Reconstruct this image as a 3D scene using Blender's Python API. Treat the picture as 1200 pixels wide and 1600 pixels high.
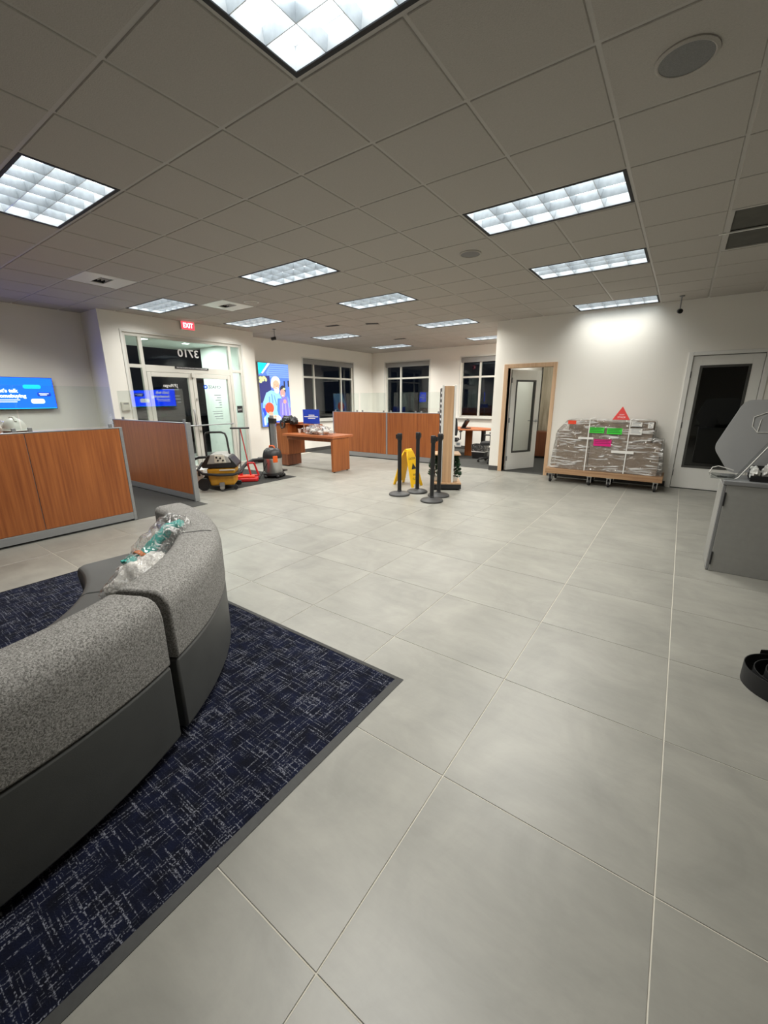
import bpy, bmesh, math, random
from mathutils import Vector, Matrix, noise
from math import sin, cos, pi, radians as R

random.seed(7)
scene = bpy.context.scene
COL = scene.collection
for o in list(bpy.data.objects):
    bpy.data.objects.remove(o)

# ------------------------------------------------------------------ camera, world, exposure
F_PX, YAW, PITCH, ROLL = 637.87, -0.617918, -0.269609, -0.004381
CAM_Z = 1.5
f_ = Vector((sin(YAW) * cos(PITCH), cos(YAW) * cos(PITCH), sin(PITCH)))
r_ = Vector((cos(YAW), -sin(YAW), 0))
u_ = r_.cross(f_)
cr = r_ * cos(ROLL) + u_ * sin(ROLL)
cu = -r_ * sin(ROLL) + u_ * cos(ROLL)
cam = bpy.data.cameras.new('camera')
cam.sensor_fit = 'VERTICAL'
cam.sensor_height = 36.0
cam.lens = 36.0 * F_PX / 1600.0
cam.clip_start = 0.02
cam.clip_end = 200
cam_o = bpy.data.objects.new('camera', cam)
cam_o.matrix_world = Matrix(((cr.x, cu.x, -f_.x, 0), (cr.y, cu.y, -f_.y, 0), (cr.z, cu.z, -f_.z, CAM_Z), (0, 0, 0, 1)))
COL.objects.link(cam_o)
scene.camera = cam_o

world = bpy.data.worlds.new('world')
scene.world = world
world.use_nodes = True
world.node_tree.nodes['Background'].inputs[0].default_value = (0.010, 0.013, 0.022, 1)   # night sky
world.node_tree.nodes['Background'].inputs[1].default_value = 0.35

vs = scene.view_settings
vs.view_transform = 'Standard'
vs.look = 'None'
vs.gamma = 1
vs.exposure = 0.16
vs.use_curve_mapping = False
scene.cycles.use_denoising = True
scene.cycles.max_bounces = 8
scene.cycles.diffuse_bounces = 5
scene.cycles.transparent_max_bounces = 16
scene.cycles.sample_clamp_indirect = 6
scene.cycles.caustics_reflective = False
scene.cycles.caustics_refractive = False

TROFFER_SPREAD = 158.0      # the louver's cut-off
TROFFER_W = 40.0            # watts of each ceiling troffer
TROFFER_COL = (1.0, 0.972, 0.90)

def project(p):
    d = Vector(p) - Vector((0, 0, CAM_Z))
    z = d.dot(f_)
    if z <= 0.05:
        return None
    return 600 + F_PX * d.dot(cr) / z, 800 - F_PX * d.dot(cu) / z, z

# ------------------------------------------------------------------ materials
MATS = {}
def srgb(r, g, b):
    def c(v):
        v /= 255.0
        return v / 12.92 if v <= 0.04045 else ((v + 0.055) / 1.055) ** 2.4
    return (c(r), c(g), c(b), 1)

def new_mat(name):
    m = bpy.data.materials.new(name)
    m.use_nodes = True
    MATS[name] = m
    return m, m.node_tree, m.node_tree.nodes, m.node_tree.links, m.node_tree.nodes['Principled BSDF']

def plain(name, col, rough=0.5, metal=0.0, var=0.06, scale=6.0, bump=0.0, bscale=60.0, spec=0.5, stretch=(1, 1, 1), coat=0.0):
    """procedural principled material: base colour mottled by noise, optional fine relief"""
    m, nt, N, L, P = new_mat(name)
    tc = N.new('ShaderNodeTexCoord'); mp = N.new('ShaderNodeMapping')
    mp.inputs['Scale'].default_value = stretch
    L.new(tc.outputs['Object'], mp.inputs['Vector'])
    nz = N.new('ShaderNodeTexNoise'); nz.inputs['Scale'].default_value = scale; nz.inputs['Detail'].default_value = 4
    L.new(mp.outputs[0], nz.inputs['Vector'])
    cr_ = N.new('ShaderNodeValToRGB')
    cr_.color_ramp.elements[0].position = 0.25; cr_.color_ramp.elements[1].position = 0.75
    cr_.color_ramp.elements[0].color = tuple(max(0, c * (1 - var)) for c in col[:3]) + (1,)
    cr_.color_ramp.elements[1].color = tuple(min(1, c * (1 + var)) for c in col[:3]) + (1,)
    L.new(nz.outputs['Fac'], cr_.inputs['Fac']); L.new(cr_.outputs['Color'], P.inputs['Base Color'])
    P.inputs['Roughness'].default_value = rough
    P.inputs['Metallic'].default_value = metal
    P.inputs['Specular IOR Level'].default_value = spec
    P.inputs['Coat Weight'].default_value = coat
    if bump:
        n2 = N.new('ShaderNodeTexNoise'); n2.inputs['Scale'].default_value = bscale; n2.inputs['Detail'].default_value = 5
        L.new(mp.outputs[0], n2.inputs['Vector'])
        b = N.new('ShaderNodeBump'); b.inputs['Strength'].default_value = bump; b.inputs['Distance'].default_value = 0.01
        L.new(n2.outputs['Fac'], b.inputs['Height']); L.new(b.outputs[0], P.inputs['Normal'])
    return m

def emit(name, col, strength=1.0):
    m, nt, N, L, P = new_mat(name)
    P.inputs['Base Color'].default_value = (0.02, 0.02, 0.02, 1)
    P.inputs['Emission Color'].default_value = col
    P.inputs['Emission Strength'].default_value = strength
    P.inputs['Roughness'].default_value = 0.4
    return m

def wood(name, c0, c1, axis='Z', rough=0.4, fine=34.0):
    m, nt, N, L, P = new_mat(name)
    tc = N.new('ShaderNodeTexCoord'); mp = N.new('ShaderNodeMapping')
    s = {'Z': (fine, fine, 1.1), 'X': (1.1, fine, fine), 'Y': (fine, 1.1, fine)}[axis]
    mp.inputs['Scale'].default_value = s
    oi = N.new('ShaderNodeObjectInfo')
    ad = N.new('ShaderNodeVectorMath'); ad.operation = 'ADD'
    ml = N.new('ShaderNodeMath'); ml.operation = 'MULTIPLY'; ml.inputs[1].default_value = 37.0
    L.new(oi.outputs['Random'], ml.inputs[0])
    L.new(tc.outputs['Object'], mp.inputs['Vector']); L.new(mp.outputs[0], ad.inputs[0]); L.new(ml.outputs[0], ad.inputs[1])
    nz = N.new('ShaderNodeTexNoise'); nz.inputs['Scale'].default_value = 1.0; nz.inputs['Detail'].default_value = 6; nz.inputs['Roughness'].default_value = 0.6
    L.new(ad.outputs[0], nz.inputs['Vector'])
    c = N.new('ShaderNodeValToRGB'); c.color_ramp.elements[0].position = 0.3; c.color_ramp.elements[1].position = 0.72
    c.color_ramp.elements[0].color = c0; c.color_ramp.elements[1].color = c1
    L.new(nz.outputs['Fac'], c.inputs['Fac']); L.new(c.outputs['Color'], P.inputs['Base Color'])
    P.inputs['Roughness'].default_value = rough
    return m

def glass(name, tint=(1, 1, 1, 1), ior=1.5, rough=0.0, bump=0.0, bscale=20, extra=0.0, crease=0.0, cstretch=(1, 1, 1)):
    """thin sheet: transparent with a mirror reflection by Fresnel"""
    m, nt, N, L, P = new_mat(name)
    out = N['Material Output']; N.remove(P)
    tr = N.new('ShaderNodeBsdfTransparent'); tr.inputs[0].default_value = tint
    gl = N.new('ShaderNodeBsdfGlossy'); gl.inputs['Roughness'].default_value = rough
    fr = N.new('ShaderNodeFresnel')
    ge = N.new('ShaderNodeNewGeometry'); io = N.new('ShaderNodeMapRange')      # thin sheet: both faces reflect like the outer one
    io.inputs[3].default_value = ior; io.inputs[4].default_value = 1.0 / ior
    L.new(ge.outputs['Backfacing'], io.inputs[0]); L.new(io.outputs[0], fr.inputs['IOR'])
    mx = N.new('ShaderNodeMixShader')
    fac = fr.outputs[0]
    if extra:
        a = N.new('ShaderNodeMath'); a.operation = 'ADD'; a.inputs[1].default_value = extra; a.use_clamp = True
        L.new(fac, a.inputs[0]); fac = a.outputs[0]
    L.new(fac, mx.inputs[0]); L.new(tr.outputs[0], mx.inputs[1]); L.new(gl.outputs[0], mx.inputs[2])
    last = mx.outputs[0]
    if crease:          # highlights caught by the wrinkles, painted in as white diffuse streaks
        tcc = N.new('ShaderNodeTexCoord'); mpc = N.new('ShaderNodeMapping'); mpc.inputs['Scale'].default_value = cstretch
        L.new(tcc.outputs['Object'], mpc.inputs['Vector'])
        nc = N.new('ShaderNodeTexNoise'); nc.inputs['Scale'].default_value = 1.0; nc.inputs['Detail'].default_value = 4; nc.inputs['Distortion'].default_value = 1.5
        L.new(mpc.outputs[0], nc.inputs['Vector'])
        rc = N.new('ShaderNodeValToRGB'); rc.color_ramp.elements[0].position = 0.54; rc.color_ramp.elements[1].position = 0.66
        rc.color_ramp.elements[0].color = (0.04, 0.04, 0.04, 1); rc.color_ramp.elements[1].color = (crease, crease, crease, 1)
        L.new(nc.outputs['Fac'], rc.inputs['Fac'])
        df = N.new('ShaderNodeBsdfDiffuse'); df.inputs[0].default_value = (0.85, 0.85, 0.84, 1)
        m2 = N.new('ShaderNodeMixShader'); L.new(rc.outputs['Color'], m2.inputs[0]); L.new(last, m2.inputs[1]); L.new(df.outputs[0], m2.inputs[2]); last = m2.outputs[0]
    L.new(last, out.inputs[0])
    if bump:
        tc = N.new('ShaderNodeTexCoord')
        n2 = N.new('ShaderNodeTexNoise'); n2.inputs['Scale'].default_value = bscale; n2.inputs['Detail'].default_value = 3; n2.inputs['Distortion'].default_value = 1.2
        L.new(tc.outputs['Object'], n2.inputs['Vector'])
        b = N.new('ShaderNodeBump'); b.inputs['Strength'].default_value = bump; b.inputs['Distance'].default_value = 0.03
        L.new(n2.outputs['Fac'], b.inputs['Height']); L.new(b.outputs[0], gl.inputs['Normal']); L.new(b.outputs[0], fr.inputs['Normal'])
    return m

def mat_floor_tile():
    m, nt, N, L, P = new_mat('floor_tile')
    tc = N.new('ShaderNodeTexCoord'); oi = N.new('ShaderNodeObjectInfo')
    ml = N.new('ShaderNodeMath'); ml.operation = 'MULTIPLY'; ml.inputs[1].default_value = 53.0
    L.new(oi.outputs['Random'], ml.inputs[0])
    ad = N.new('ShaderNodeVectorMath'); ad.operation = 'ADD'
    L.new(tc.outputs['Object'], ad.inputs[0]); L.new(ml.outputs[0], ad.inputs[1])
    nz = N.new('ShaderNodeTexNoise'); nz.inputs['Scale'].default_value = 2.6; nz.inputs['Detail'].default_value = 7; nz.inputs['Roughness'].default_value = 0.62; nz.inputs['Distortion'].default_value = 0.6
    L.new(ad.outputs[0], nz.inputs['Vector'])
    c = N.new('ShaderNodeValToRGB')
    e = c.color_ramp.elements
    e[0].position = 0.28; e[0].color = (0.228, 0.225, 0.200, 1)
    e[1].position = 0.72; e[1].color = (0.325, 0.318, 0.282, 1)
    L.new(nz.outputs['Fac'], c.inputs['Fac'])
    # thin smoky streaks, as on cement-look porcelain
    mp = N.new('ShaderNodeMapping'); mp.inputs['Scale'].default_value = (1.2, 5.0, 1); L.new(ad.outputs[0], mp.inputs['Vector'])
    n2 = N.new('ShaderNodeTexNoise'); n2.inputs['Scale'].default_value = 1.8; n2.inputs['Detail'].default_value = 8; n2.inputs['Roughness'].default_value = 0.7
    L.new(mp.outputs[0], n2.inputs['Vector'])
    c2 = N.new('ShaderNodeValToRGB'); c2.color_ramp.elements[0].position = 0.35; c2.color_ramp.elements[1].position = 0.6
    c2.color_ramp.elements[0].color = (0.90, 0.90, 0.90, 1); c2.color_ramp.elements[1].color = (1, 1, 1, 1)
    L.new(n2.outputs['Fac'], c2.inputs['Fac'])
    mx = N.new('ShaderNodeMix'); mx.data_type = 'RGBA'; mx.blend_type = 'MULTIPLY'; mx.inputs[0].default_value = 1.0
    L.new(c.outputs['Color'], mx.inputs[6]); L.new(c2.outputs['Color'], mx.inputs[7])
    L.new(mx.outputs[2], P.inputs['Base Color'])
    P.inputs['Roughness'].default_value = 0.42
    P.inputs['Specular IOR Level'].default_value = 0.8
    return m

def mat_rug():
    m, nt, N, L, P = new_mat('rug_pile')
    tc = N.new('ShaderNodeTexCoord')
    def lines(sx, sy, off, lo, hi):
        mp = N.new('ShaderNodeMapping'); mp.inputs['Scale'].default_value = (sx, sy, 1); mp.inputs['Location'].default_value = (off, off * 0.7, 0)
        L.new(tc.outputs['Object'], mp.inputs['Vector'])
        n = N.new('ShaderNodeTexNoise'); n.inputs['Scale'].default_value = 1.0; n.inputs['Detail'].default_value = 1.5
        L.new(mp.outputs[0], n.inputs['Vector'])
        r = N.new('ShaderNodeMapRange'); r.inputs[1].default_value = lo; r.inputs[2].default_value = hi
        L.new(n.outputs['Fac'], r.inputs[0]); return r.outputs[0]
    a = lines(6.0, 120.0, 3.1, 0.57, 0.645)
    b = lines(120.0, 6.0, 8.7, 0.57, 0.645)
    mxm = N.new('ShaderNodeMath'); mxm.operation = 'MAXIMUM'; L.new(a, mxm.inputs[0]); L.new(b, mxm.inputs[1])
    # the pile breaks each line into short yarn tufts
    n3 = N.new('ShaderNodeTexNoise'); n3.inputs['Scale'].default_value = 190.0; n3.inputs['Detail'].default_value = 2
    L.new(tc.outputs['Object'], n3.inputs['Vector'])
    r3 = N.new('ShaderNodeMapRange'); r3.inputs[1].default_value = 0.46; r3.inputs[2].default_value = 0.6; L.new(n3.outputs['Fac'], r3.inputs[0])
    mu = N.new('ShaderNodeMath'); mu.operation = 'MULTIPLY'; L.new(mxm.outputs[0], mu.inputs[0]); L.new(r3.outputs[0], mu.inputs[1])
    mu2 = N.new('ShaderNodeMath'); mu2.operation = 'MULTIPLY'; mu2.inputs[1].default_value = 0.8; L.new(mu.outputs[0], mu2.inputs[0])
    n4 = N.new('ShaderNodeTexNoise'); n4.inputs['Scale'].default_value = 14.0; n4.inputs['Detail'].default_value = 3
    L.new(tc.outputs['Object'], n4.inputs['Vector'])
    c0 = N.new('ShaderNodeValToRGB'); c0.color_ramp.elements[0].position = 0.35; c0.color_ramp.elements[1].position = 0.65
    c0.color_ramp.elements[0].color = (0.006, 0.007, 0.013, 1); c0.color_ramp.elements[1].color = (0.008, 0.0105, 0.027, 1)
    L.new(n4.outputs['Fac'], c0.inputs['Fac'])
    mx = N.new('ShaderNodeMix'); mx.data_type = 'RGBA'; L.new(mu2.outputs[0], mx.inputs[0]); L.new(c0.outputs['Color'], mx.inputs[6])
    mx.inputs[7].default_value = (0.25, 0.26, 0.31, 1)
    L.new(mx.outputs[2], P.inputs['Base Color'])
    P.inputs['Roughness'].default_value = 0.95; P.inputs['Specular IOR Level'].default_value = 0.1
    bp = N.new('ShaderNodeBump'); bp.inputs['Strength'].default_value = 0.5; bp.inputs['Distance'].default_value = 0.006
    L.new(n3.outputs['Fac'], bp.inputs['Height']); L.new(bp.outputs[0], P.inputs['Normal'])
    return m

def mat_felt():
    m, nt, N, L, P = new_mat('heather_felt')
    tc = N.new('ShaderNodeTexCoord')
    n = N.new('ShaderNodeTexNoise'); n.inputs['Scale'].default_value = 190.0; n.inputs['Detail'].default_value = 5; n.inputs['Distortion'].default_value = 0.8
    L.new(tc.outputs['Object'], n.inputs['Vector'])
    c = N.new('ShaderNodeValToRGB'); c.color_ramp.elements[0].position = 0.38; c.color_ramp.elements[1].position = 0.62
    c.color_ramp.elements[0].color = (0.125, 0.122, 0.115, 1); c.color_ramp.elements[1].color = (0.375, 0.366, 0.35, 1)
    L.new(n.outputs['Fac'], c.inputs['Fac']); L.new(c.outputs['Color'], P.inputs['Base Color'])
    P.inputs['Roughness'].default_value = 0.95; P.inputs['Specular IOR Level'].default_value = 0.1
    b = N.new('ShaderNodeBump'); b.inputs['Strength'].default_value = 0.3; b.inputs['Distance'].default_value = 0.004
    L.new(n.outputs['Fac'], b.inputs['Height']); L.new(b.outputs[0], P.inputs['Normal'])
    return m

mat_floor_tile(); mat_rug(); mat_felt()
plain('grout', (0.66, 0.63, 0.55), 0.9, var=0.05)
plain('wall_paint', (0.87, 0.85, 0.79), 0.75, var=0.012, scale=1.5, bump=0.05, bscale=180, spec=0.25)
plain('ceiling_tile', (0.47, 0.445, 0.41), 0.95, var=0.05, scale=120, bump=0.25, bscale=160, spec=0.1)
plain('grid_metal', (0.47, 0.45, 0.42), 0.5, var=0.02)
plain('plenum', (0.05, 0.05, 0.05), 0.9)
plain('white_metal', (0.72, 0.72, 0.68), 0.35, var=0.02)
plain('storefront_metal', (0.62, 0.61, 0.56), 0.35, var=0.02)
plain('troffer_white', (0.85, 0.86, 0.86), 0.4, var=0.02)
plain('louver_aluminium', (0.62, 0.65, 0.67), 0.3, metal=0.5, var=0.1, scale=30)
plain('black_gap', (0.012, 0.012, 0.014), 0.7)
plain('dark_carpet', (0.075, 0.076, 0.072), 0.97, var=0.25, scale=160, bump=0.3, bscale=220, spec=0.1)
plain('entry_mat', (0.045, 0.045, 0.043), 0.97, var=0.3, scale=200, bump=0.3, bscale=240, spec=0.1)
plain('rubber_edge', (0.032, 0.033, 0.032), 0.6, var=0.15, scale=40)
plain('base_rubber', (0.06, 0.06, 0.058), 0.55, var=0.1)
plain('leather', (0.074, 0.077, 0.075), 0.5, var=0.08, scale=8, bump=0.06, bscale=320, spec=0.4)
plain('leather_seam', (0.02, 0.02, 0.02), 0.8)
plain('brushed_aluminium', (0.36, 0.37, 0.38), 0.42, metal=0.7, var=0.05, stretch=(1, 1, 12))
plain('satin_grey', (0.24, 0.245, 0.25), 0.45, metal=0.3, var=0.04)
wood('cherry_panel', srgb(130, 70, 33), srgb(170, 101, 51), 'Z')
wood('cherry_top', srgb(150, 82, 46), srgb(190, 116, 72), 'X')
wood('maple_casing', srgb(196, 160, 126), srgb(222, 190, 156), 'Z', 0.45)
wood('kiosk_wood', srgb(178, 140, 104), srgb(206, 170, 132), 'Z', 0.5)
wood('pine_deck', srgb(140, 104, 74), srgb(188, 154, 118), 'X', 0.7)
wood('drapery_wood', srgb(150, 138, 116), srgb(206, 196, 174), 'Z', 0.6, fine=12)
wood('brown_cabinet', srgb(96, 52, 30), srgb(132, 76, 46), 'Z')
plain('door_white', (0.80, 0.80, 0.765), 0.45, var=0.01)
plain('lite_frame', (0.055, 0.055, 0.05), 0.45)
glass('pane', (0.90, 0.93, 0.92, 1), 1.45)
glass('tinted_pane', (0.30, 0.33, 0.32, 1), 1.65)
glass('screen_glass', (0.94, 0.97, 0.96, 1), 1.5)
glass('clear_film', (0.96, 0.96, 0.96, 1), 1.45, rough=0.10, bump=1.0, bscale=26, extra=0.03, crease=0.55, cstretch=(18, 12, 18))
glass('wrap_film', (0.86, 0.85, 0.84, 1), 1.55, rough=0.13, bump=1.0, bscale=11, extra=0.10, crease=0.75, cstretch=(2.2, 6, 17))
glass('acrylic', (0.80, 0.82, 0.82, 1), 1.5, rough=0.06, extra=0.06)
plain('black_plastic', (0.012, 0.012, 0.013), 0.42, var=0.1)
plain('black_rubber', (0.010, 0.010, 0.011), 0.6, var=0.2)
plain('stanchion_base', (0.045, 0.045, 0.045), 0.5, var=0.15)
plain('yellow_plastic', srgb(240, 190, 20), 0.4, var=0.04)
plain('vac_yellow', srgb(200, 146, 40), 0.45, var=0.12, scale=14)
plain('vac_grey', (0.34, 0.34, 0.32), 0.5, var=0.12)
plain('orange_plastic', srgb(226, 96, 30), 0.45)
plain('steel', (0.55, 0.55, 0.54), 0.28, metal=0.9, var=0.06)
plain('red_paint', srgb(190, 30, 34), 0.45, var=0.1)
plain('cardboard', srgb(146, 126, 106), 0.85, var=0.1, scale=9, stretch=(1, 1, 5))
plain('white_paper', (0.80, 0.79, 0.76), 0.7)
plain('green_paper', srgb(60, 214, 60), 0.6)
plain('pink_paper', srgb(222, 20, 130), 0.6)
plain('orange_paper', srgb(236, 74, 44), 0.6)
plain('red_card', srgb(214, 52, 46), 0.6)
plain('ink_black', (0.015, 0.015, 0.017), 0.6)
plain('ink_white', (0.85, 0.85, 0.85), 0.6)
plain('blue_sign', srgb(26, 60, 176), 0.45)
plain('teal_cloth', srgb(60, 176, 166), 0.8, var=0.15)
plain('white_cloth', (0.82, 0.80, 0.76), 0.9, var=0.2, scale=30, bump=0.8, bscale=45)
plain('orange_strip', srgb(226, 122, 40), 0.7)
plain('clutter_dark', (0.03, 0.03, 0.03), 0.6, var=0.8, scale=40)
plain('clutter_mix', (0.30, 0.24, 0.22), 0.6, var=0.9, scale=26)
plain('leaf_green', (0.022, 0.06, 0.026), 0.6, var=0.4, scale=20)
plain('ceramic_white', (0.75, 0.74, 0.70), 0.4)
plain('machine_grey', (0.27, 0.27, 0.255), 0.5, var=0.05, scale=20)
plain('monitor_grey', (0.30, 0.305, 0.305), 0.45, var=0.03)
plain('speaker_mesh', (0.20, 0.20, 0.20), 0.7, var=0.2, scale=300)
plain('vent_dark', (0.02, 0.02, 0.02), 0.8)
plain('grille_dark', (0.075, 0.073, 0.062), 0.8, var=0.15)
plain('shade_fabric', (0.30, 0.30, 0.29), 0.8, var=0.05)
plain('concrete', (0.50, 0.50, 0.47), 0.9, var=0.15)
plain('asphalt', (0.035, 0.035, 0.037), 0.95, var=0.3)
plain('alcove_paint', (0.66, 0.72, 0.68), 0.8, var=0.03)
plain('beige_plastic', (0.62, 0.60, 0.52), 0.5)
plain('upholstery_black', (0.018, 0.018, 0.02), 0.9)
plain('logo_blue', srgb(40, 90, 220), 0.5)
plain('text_grey', (0.20, 0.23, 0.25), 0.6)
emit('exit_red', (1.0, 0.04, 0.06, 1), 2.2)
emit('screen_blue', (0.0, 0.046, 1.0, 1), 5.0)
emit('screen_white', (0.85, 0.95, 1, 1), 2.4)
emit('screen_cyan', srgb(0, 205, 245), 1.5)
emit('screen_navy', srgb(0, 62, 180), 1.3)
emit('troffer_glow', (0.88, 0.96, 1.0, 1), 3.5)
emit('downlight', (0.9, 1.0, 0.92, 1), 30)

# ------------------------------------------------------------------ mesh builder
class MB:
    def __init__(s): s.v = []; s.f = []; s.m = []
    def add(s, vs, fs, mi=0):
        b = len(s.v); s.v += [tuple(p) for p in vs]; s.f += [tuple(i + b for i in q) for q in fs]; s.m += [mi] * len(fs); return s
    def box(s, x0, x1, y0, y1, z0, z1, mi=0):
        return s.add([(x0, y0, z0), (x1, y0, z0), (x1, y1, z0), (x0, y1, z0), (x0, y0, z1), (x1, y0, z1), (x1, y1, z1), (x0, y1, z1)],
                     [(0, 3, 2, 1), (4, 5, 6, 7), (0, 1, 5, 4), (1, 2, 6, 5), (2, 3, 7, 6), (3, 0, 4, 7)], mi)
    def prism(s, pts, axis, a0, a1, mi=0):
        """polygon pts (2-D) extruded along axis; pts are the other two axes in xyz order"""
        def P(p, a):
            return {'x': (a, p[0], p[1]), 'y': (p[0], a, p[1]), 'z': (p[0], p[1], a)}[axis]
        n = len(pts)
        area = sum(pts[i][0] * pts[(i + 1) % n][1] - pts[(i + 1) % n][0] * pts[i][1] for i in range(n))
        if (area > 0) == (axis == 'y'): pts = pts[::-1]
        vs = [P(p, a0) for p in pts] + [P(p, a1) for p in pts]
        fs = [tuple(range(n))[::-1], tuple(range(n, 2 * n))] + [(i, (i + 1) % n, n + (i + 1) % n, n + i) for i in range(n)]
        return s.add(vs, fs, mi)
    def tube(s, pts, r, n=8, cap=True, mi=0):
        pts = [Vector(p) for p in pts]
        rs = r if isinstance(r, (list, tuple)) else [r] * len(pts)
        rings = []; up = None
        for i, p in enumerate(pts):
            t = (pts[min(i + 1, len(pts) - 1)] - pts[max(i - 1, 0)]).normalized()
            if up is None:
                up = Vector((0, 0, 1)) if abs(t.z) < 0.9 else Vector((1, 0, 0))
            a = t.cross(up).normalized(); b = a.cross(t).normalized(); up = b
            rings.append([p + (a * cos(2 * pi * k / n) + b * sin(2 * pi * k / n)) * rs[i] for k in range(n)])
        vs = [q for g in rings for q in g]; fs = []
        for i in range(len(pts) - 1):
            for k in range(n):
                fs.append((i * n + k, i * n + (k + 1) % n, (i + 1) * n + (k + 1) % n, (i + 1) * n + k))
        if cap:
            fs.append(tuple(range(n))[::-1]); fs.append(tuple(range((len(pts) - 1) * n, len(pts) * n)))
        return s.add(vs, fs, mi)
    def lathe(s, prof, n=24, c=(0, 0, 0), mi=0):
        vs = []; fs = []
        for r, z in prof:
            for k in range(n):
                vs.append((c[0] + r * cos(2 * pi * k / n), c[1] + r * sin(2 * pi * k / n), c[2] + z))
        for i in range(len(prof) - 1):
            for k in range(n):
                fs.append((i * n + k, i * n + (k + 1) % n, (i + 1) * n + (k + 1) % n, (i + 1) * n + k))
        fs.append(tuple(range(n))[::-1]); fs.append(tuple(range((len(prof) - 1) * n, len(prof) * n)))
        return s.add(vs, fs, mi)
    def ellipsoid(s, c, rx, ry, rz, nu=16, nv=10, jit=0.0, freq=3.0, seed=0.0, mi=0):
        vs = []; fs = []
        for j in range(nv + 1):
            t = pi * j / nv
            for k in range(nu):
                a = 2 * pi * k / nu
                d = Vector((sin(t) * cos(a), sin(t) * sin(a), cos(t)))
                q = 1 + jit * noise.noise(d * freq + Vector((seed, seed * 2, seed * 3)))
                vs.append((c[0] + rx * d.x * q, c[1] + ry * d.y * q, c[2] + rz * d.z * q))
        for j in range(nv):
            for k in range(nu):
                fs.append((j * nu + k, (j + 1) * nu + k, (j + 1) * nu + (k + 1) % nu, j * nu + (k + 1) % nu))
        return s.add(vs, fs, mi)
    def sweep_arc(s, prof, c, a0, a1, n=24, mi=0):
        """closed profile (r,z) swept about the vertical axis at c from angle a0 to a1 (degrees), capped"""
        m = len(prof); vs = []; fs = []
        for i in range(n + 1):
            a = R(a0 + (a1 - a0) * i / n)
            for r, z in prof: vs.append((c[0] + r * cos(a), c[1] + r * sin(a), z))
        for i in range(n):
            for k in range(m):
                fs.append((i * m + k, i * m + (k + 1) % m, (i + 1) * m + (k + 1) % m, (i + 1) * m + k))
        fs.append(tuple(range(m))[::-1]); fs.append(tuple(range(n * m, (n + 1) * m)))
        return s.add(vs, fs, mi)
    def build(s, name, mats, parent=None, bevel=0.0, smooth=None, loc=None, segs=2):
        me = bpy.data.meshes.new(name)
        me.from_pydata(s.v, [], s.f)
        mats = mats if isinstance(mats, (list, tuple)) else [mats]
        for x in mats: me.materials.append(MATS[x])
        for p, i in zip(me.polygons, s.m): p.material_index = i
        bm = bmesh.new(); bm.from_mesh(me); bmesh.ops.recalc_face_normals(bm, faces=bm.faces); bm.to_mesh(me); bm.free()
        if smooth:
            me.shade_smooth(); me.set_sharp_from_angle(angle=R(smooth))
        return link(name, me, parent, bevel, loc, segs)

def link(name, me, parent=None, bevel=0.0, loc=None, segs=2):
    o = bpy.data.objects.new(name, me); COL.objects.link(o)
    if parent is not None: o.parent = parent
    if loc is not None: o.location = loc
    if bevel:
        b = o.modifiers.new('bevel', 'BEVEL'); b.width = bevel; b.segments = segs; b.limit_method = 'ANGLE'; b.angle_limit = R(40)
    return o

def tag(o, label=None, cat=None, group=None, kind=None):
    if label: o['label'] = label
    if cat: o['category'] = cat
    if group: o['group'] = group
    if kind: o['kind'] = kind
    return o
def thing(name, label, cat, loc=(0, 0, 0), rz=0.0, group=None):
    o = bpy.data.objects.new(name, None); COL.objects.link(o)
    o.empty_display_size = 0.1
    o.location = loc; o.rotation_euler = (0, 0, R(rz))
    return tag(o, label, cat, group)
def struct(o, label): return tag(o, label, None, None, 'structure')
def frame(name, label):
    o = bpy.data.objects.new(name, None); COL.objects.link(o); return struct(o, label)
def bx(name, b, mat, parent=None, bevel=0.0): return MB().box(*b).build(name, mat, parent, bevel)

def lettering(text, size, mat, parent, M, name='lettering', depth=0.0004, align='CENTER', mirror=False, bold=0.0, width=None):
    """text as a flat mesh; M places its own x (reading direction) / y (up) plane in the parent's space"""
    cu_ = bpy.data.curves.new('text', 'FONT'); cu_.body = text; cu_.size = size; cu_.extrude = depth; cu_.align_x = align; cu_.align_y = 'CENTER'; cu_.offset = bold
    cu_.resolution_u = 3
    t = bpy.data.objects.new('text', cu_); COL.objects.link(t)
    dg = bpy.context.evaluated_depsgraph_get(); dg.update()
    me = bpy.data.meshes.new_from_object(t.evaluated_get(dg))
    bpy.data.objects.remove(t); bpy.data.curves.remove(cu_)
    if width:
        xs = [v.co.x for v in me.vertices]; k = width / max(1e-6, max(xs) - min(xs))
        for v in me.vertices: v.co.x *= k
    if mirror:
        for v in me.vertices: v.co.x = -v.co.x
    me.transform(M)
    if mirror: me.flip_normals()
    me.materials.clear(); me.materials.append(MATS[mat])
    return link(name, me, parent)

def plane_mat(origin, xdir, ydir):
    x = Vector(xdir).normalized(); y = Vector(ydir).normalized(); z = x.cross(y); o = Vector(origin)
    return Matrix(((x.x, y.x, z.x, o.x), (x.y, y.y, z.y, o.y), (x.z, y.z, z.z, o.z), (0, 0, 0, 1)))

# ------------------------------------------------------------------ the room shell
H = 2.996
TOP = 3.35
XE, XS, XF = -8.27, -8.93, -8.87       # entrance wall, screen wall, far left wall
YW, YB = 8.56, 11.80                  # right-hand wall face, back wall
YP = 8.62                             # edge of tile, carpet beyond

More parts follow.
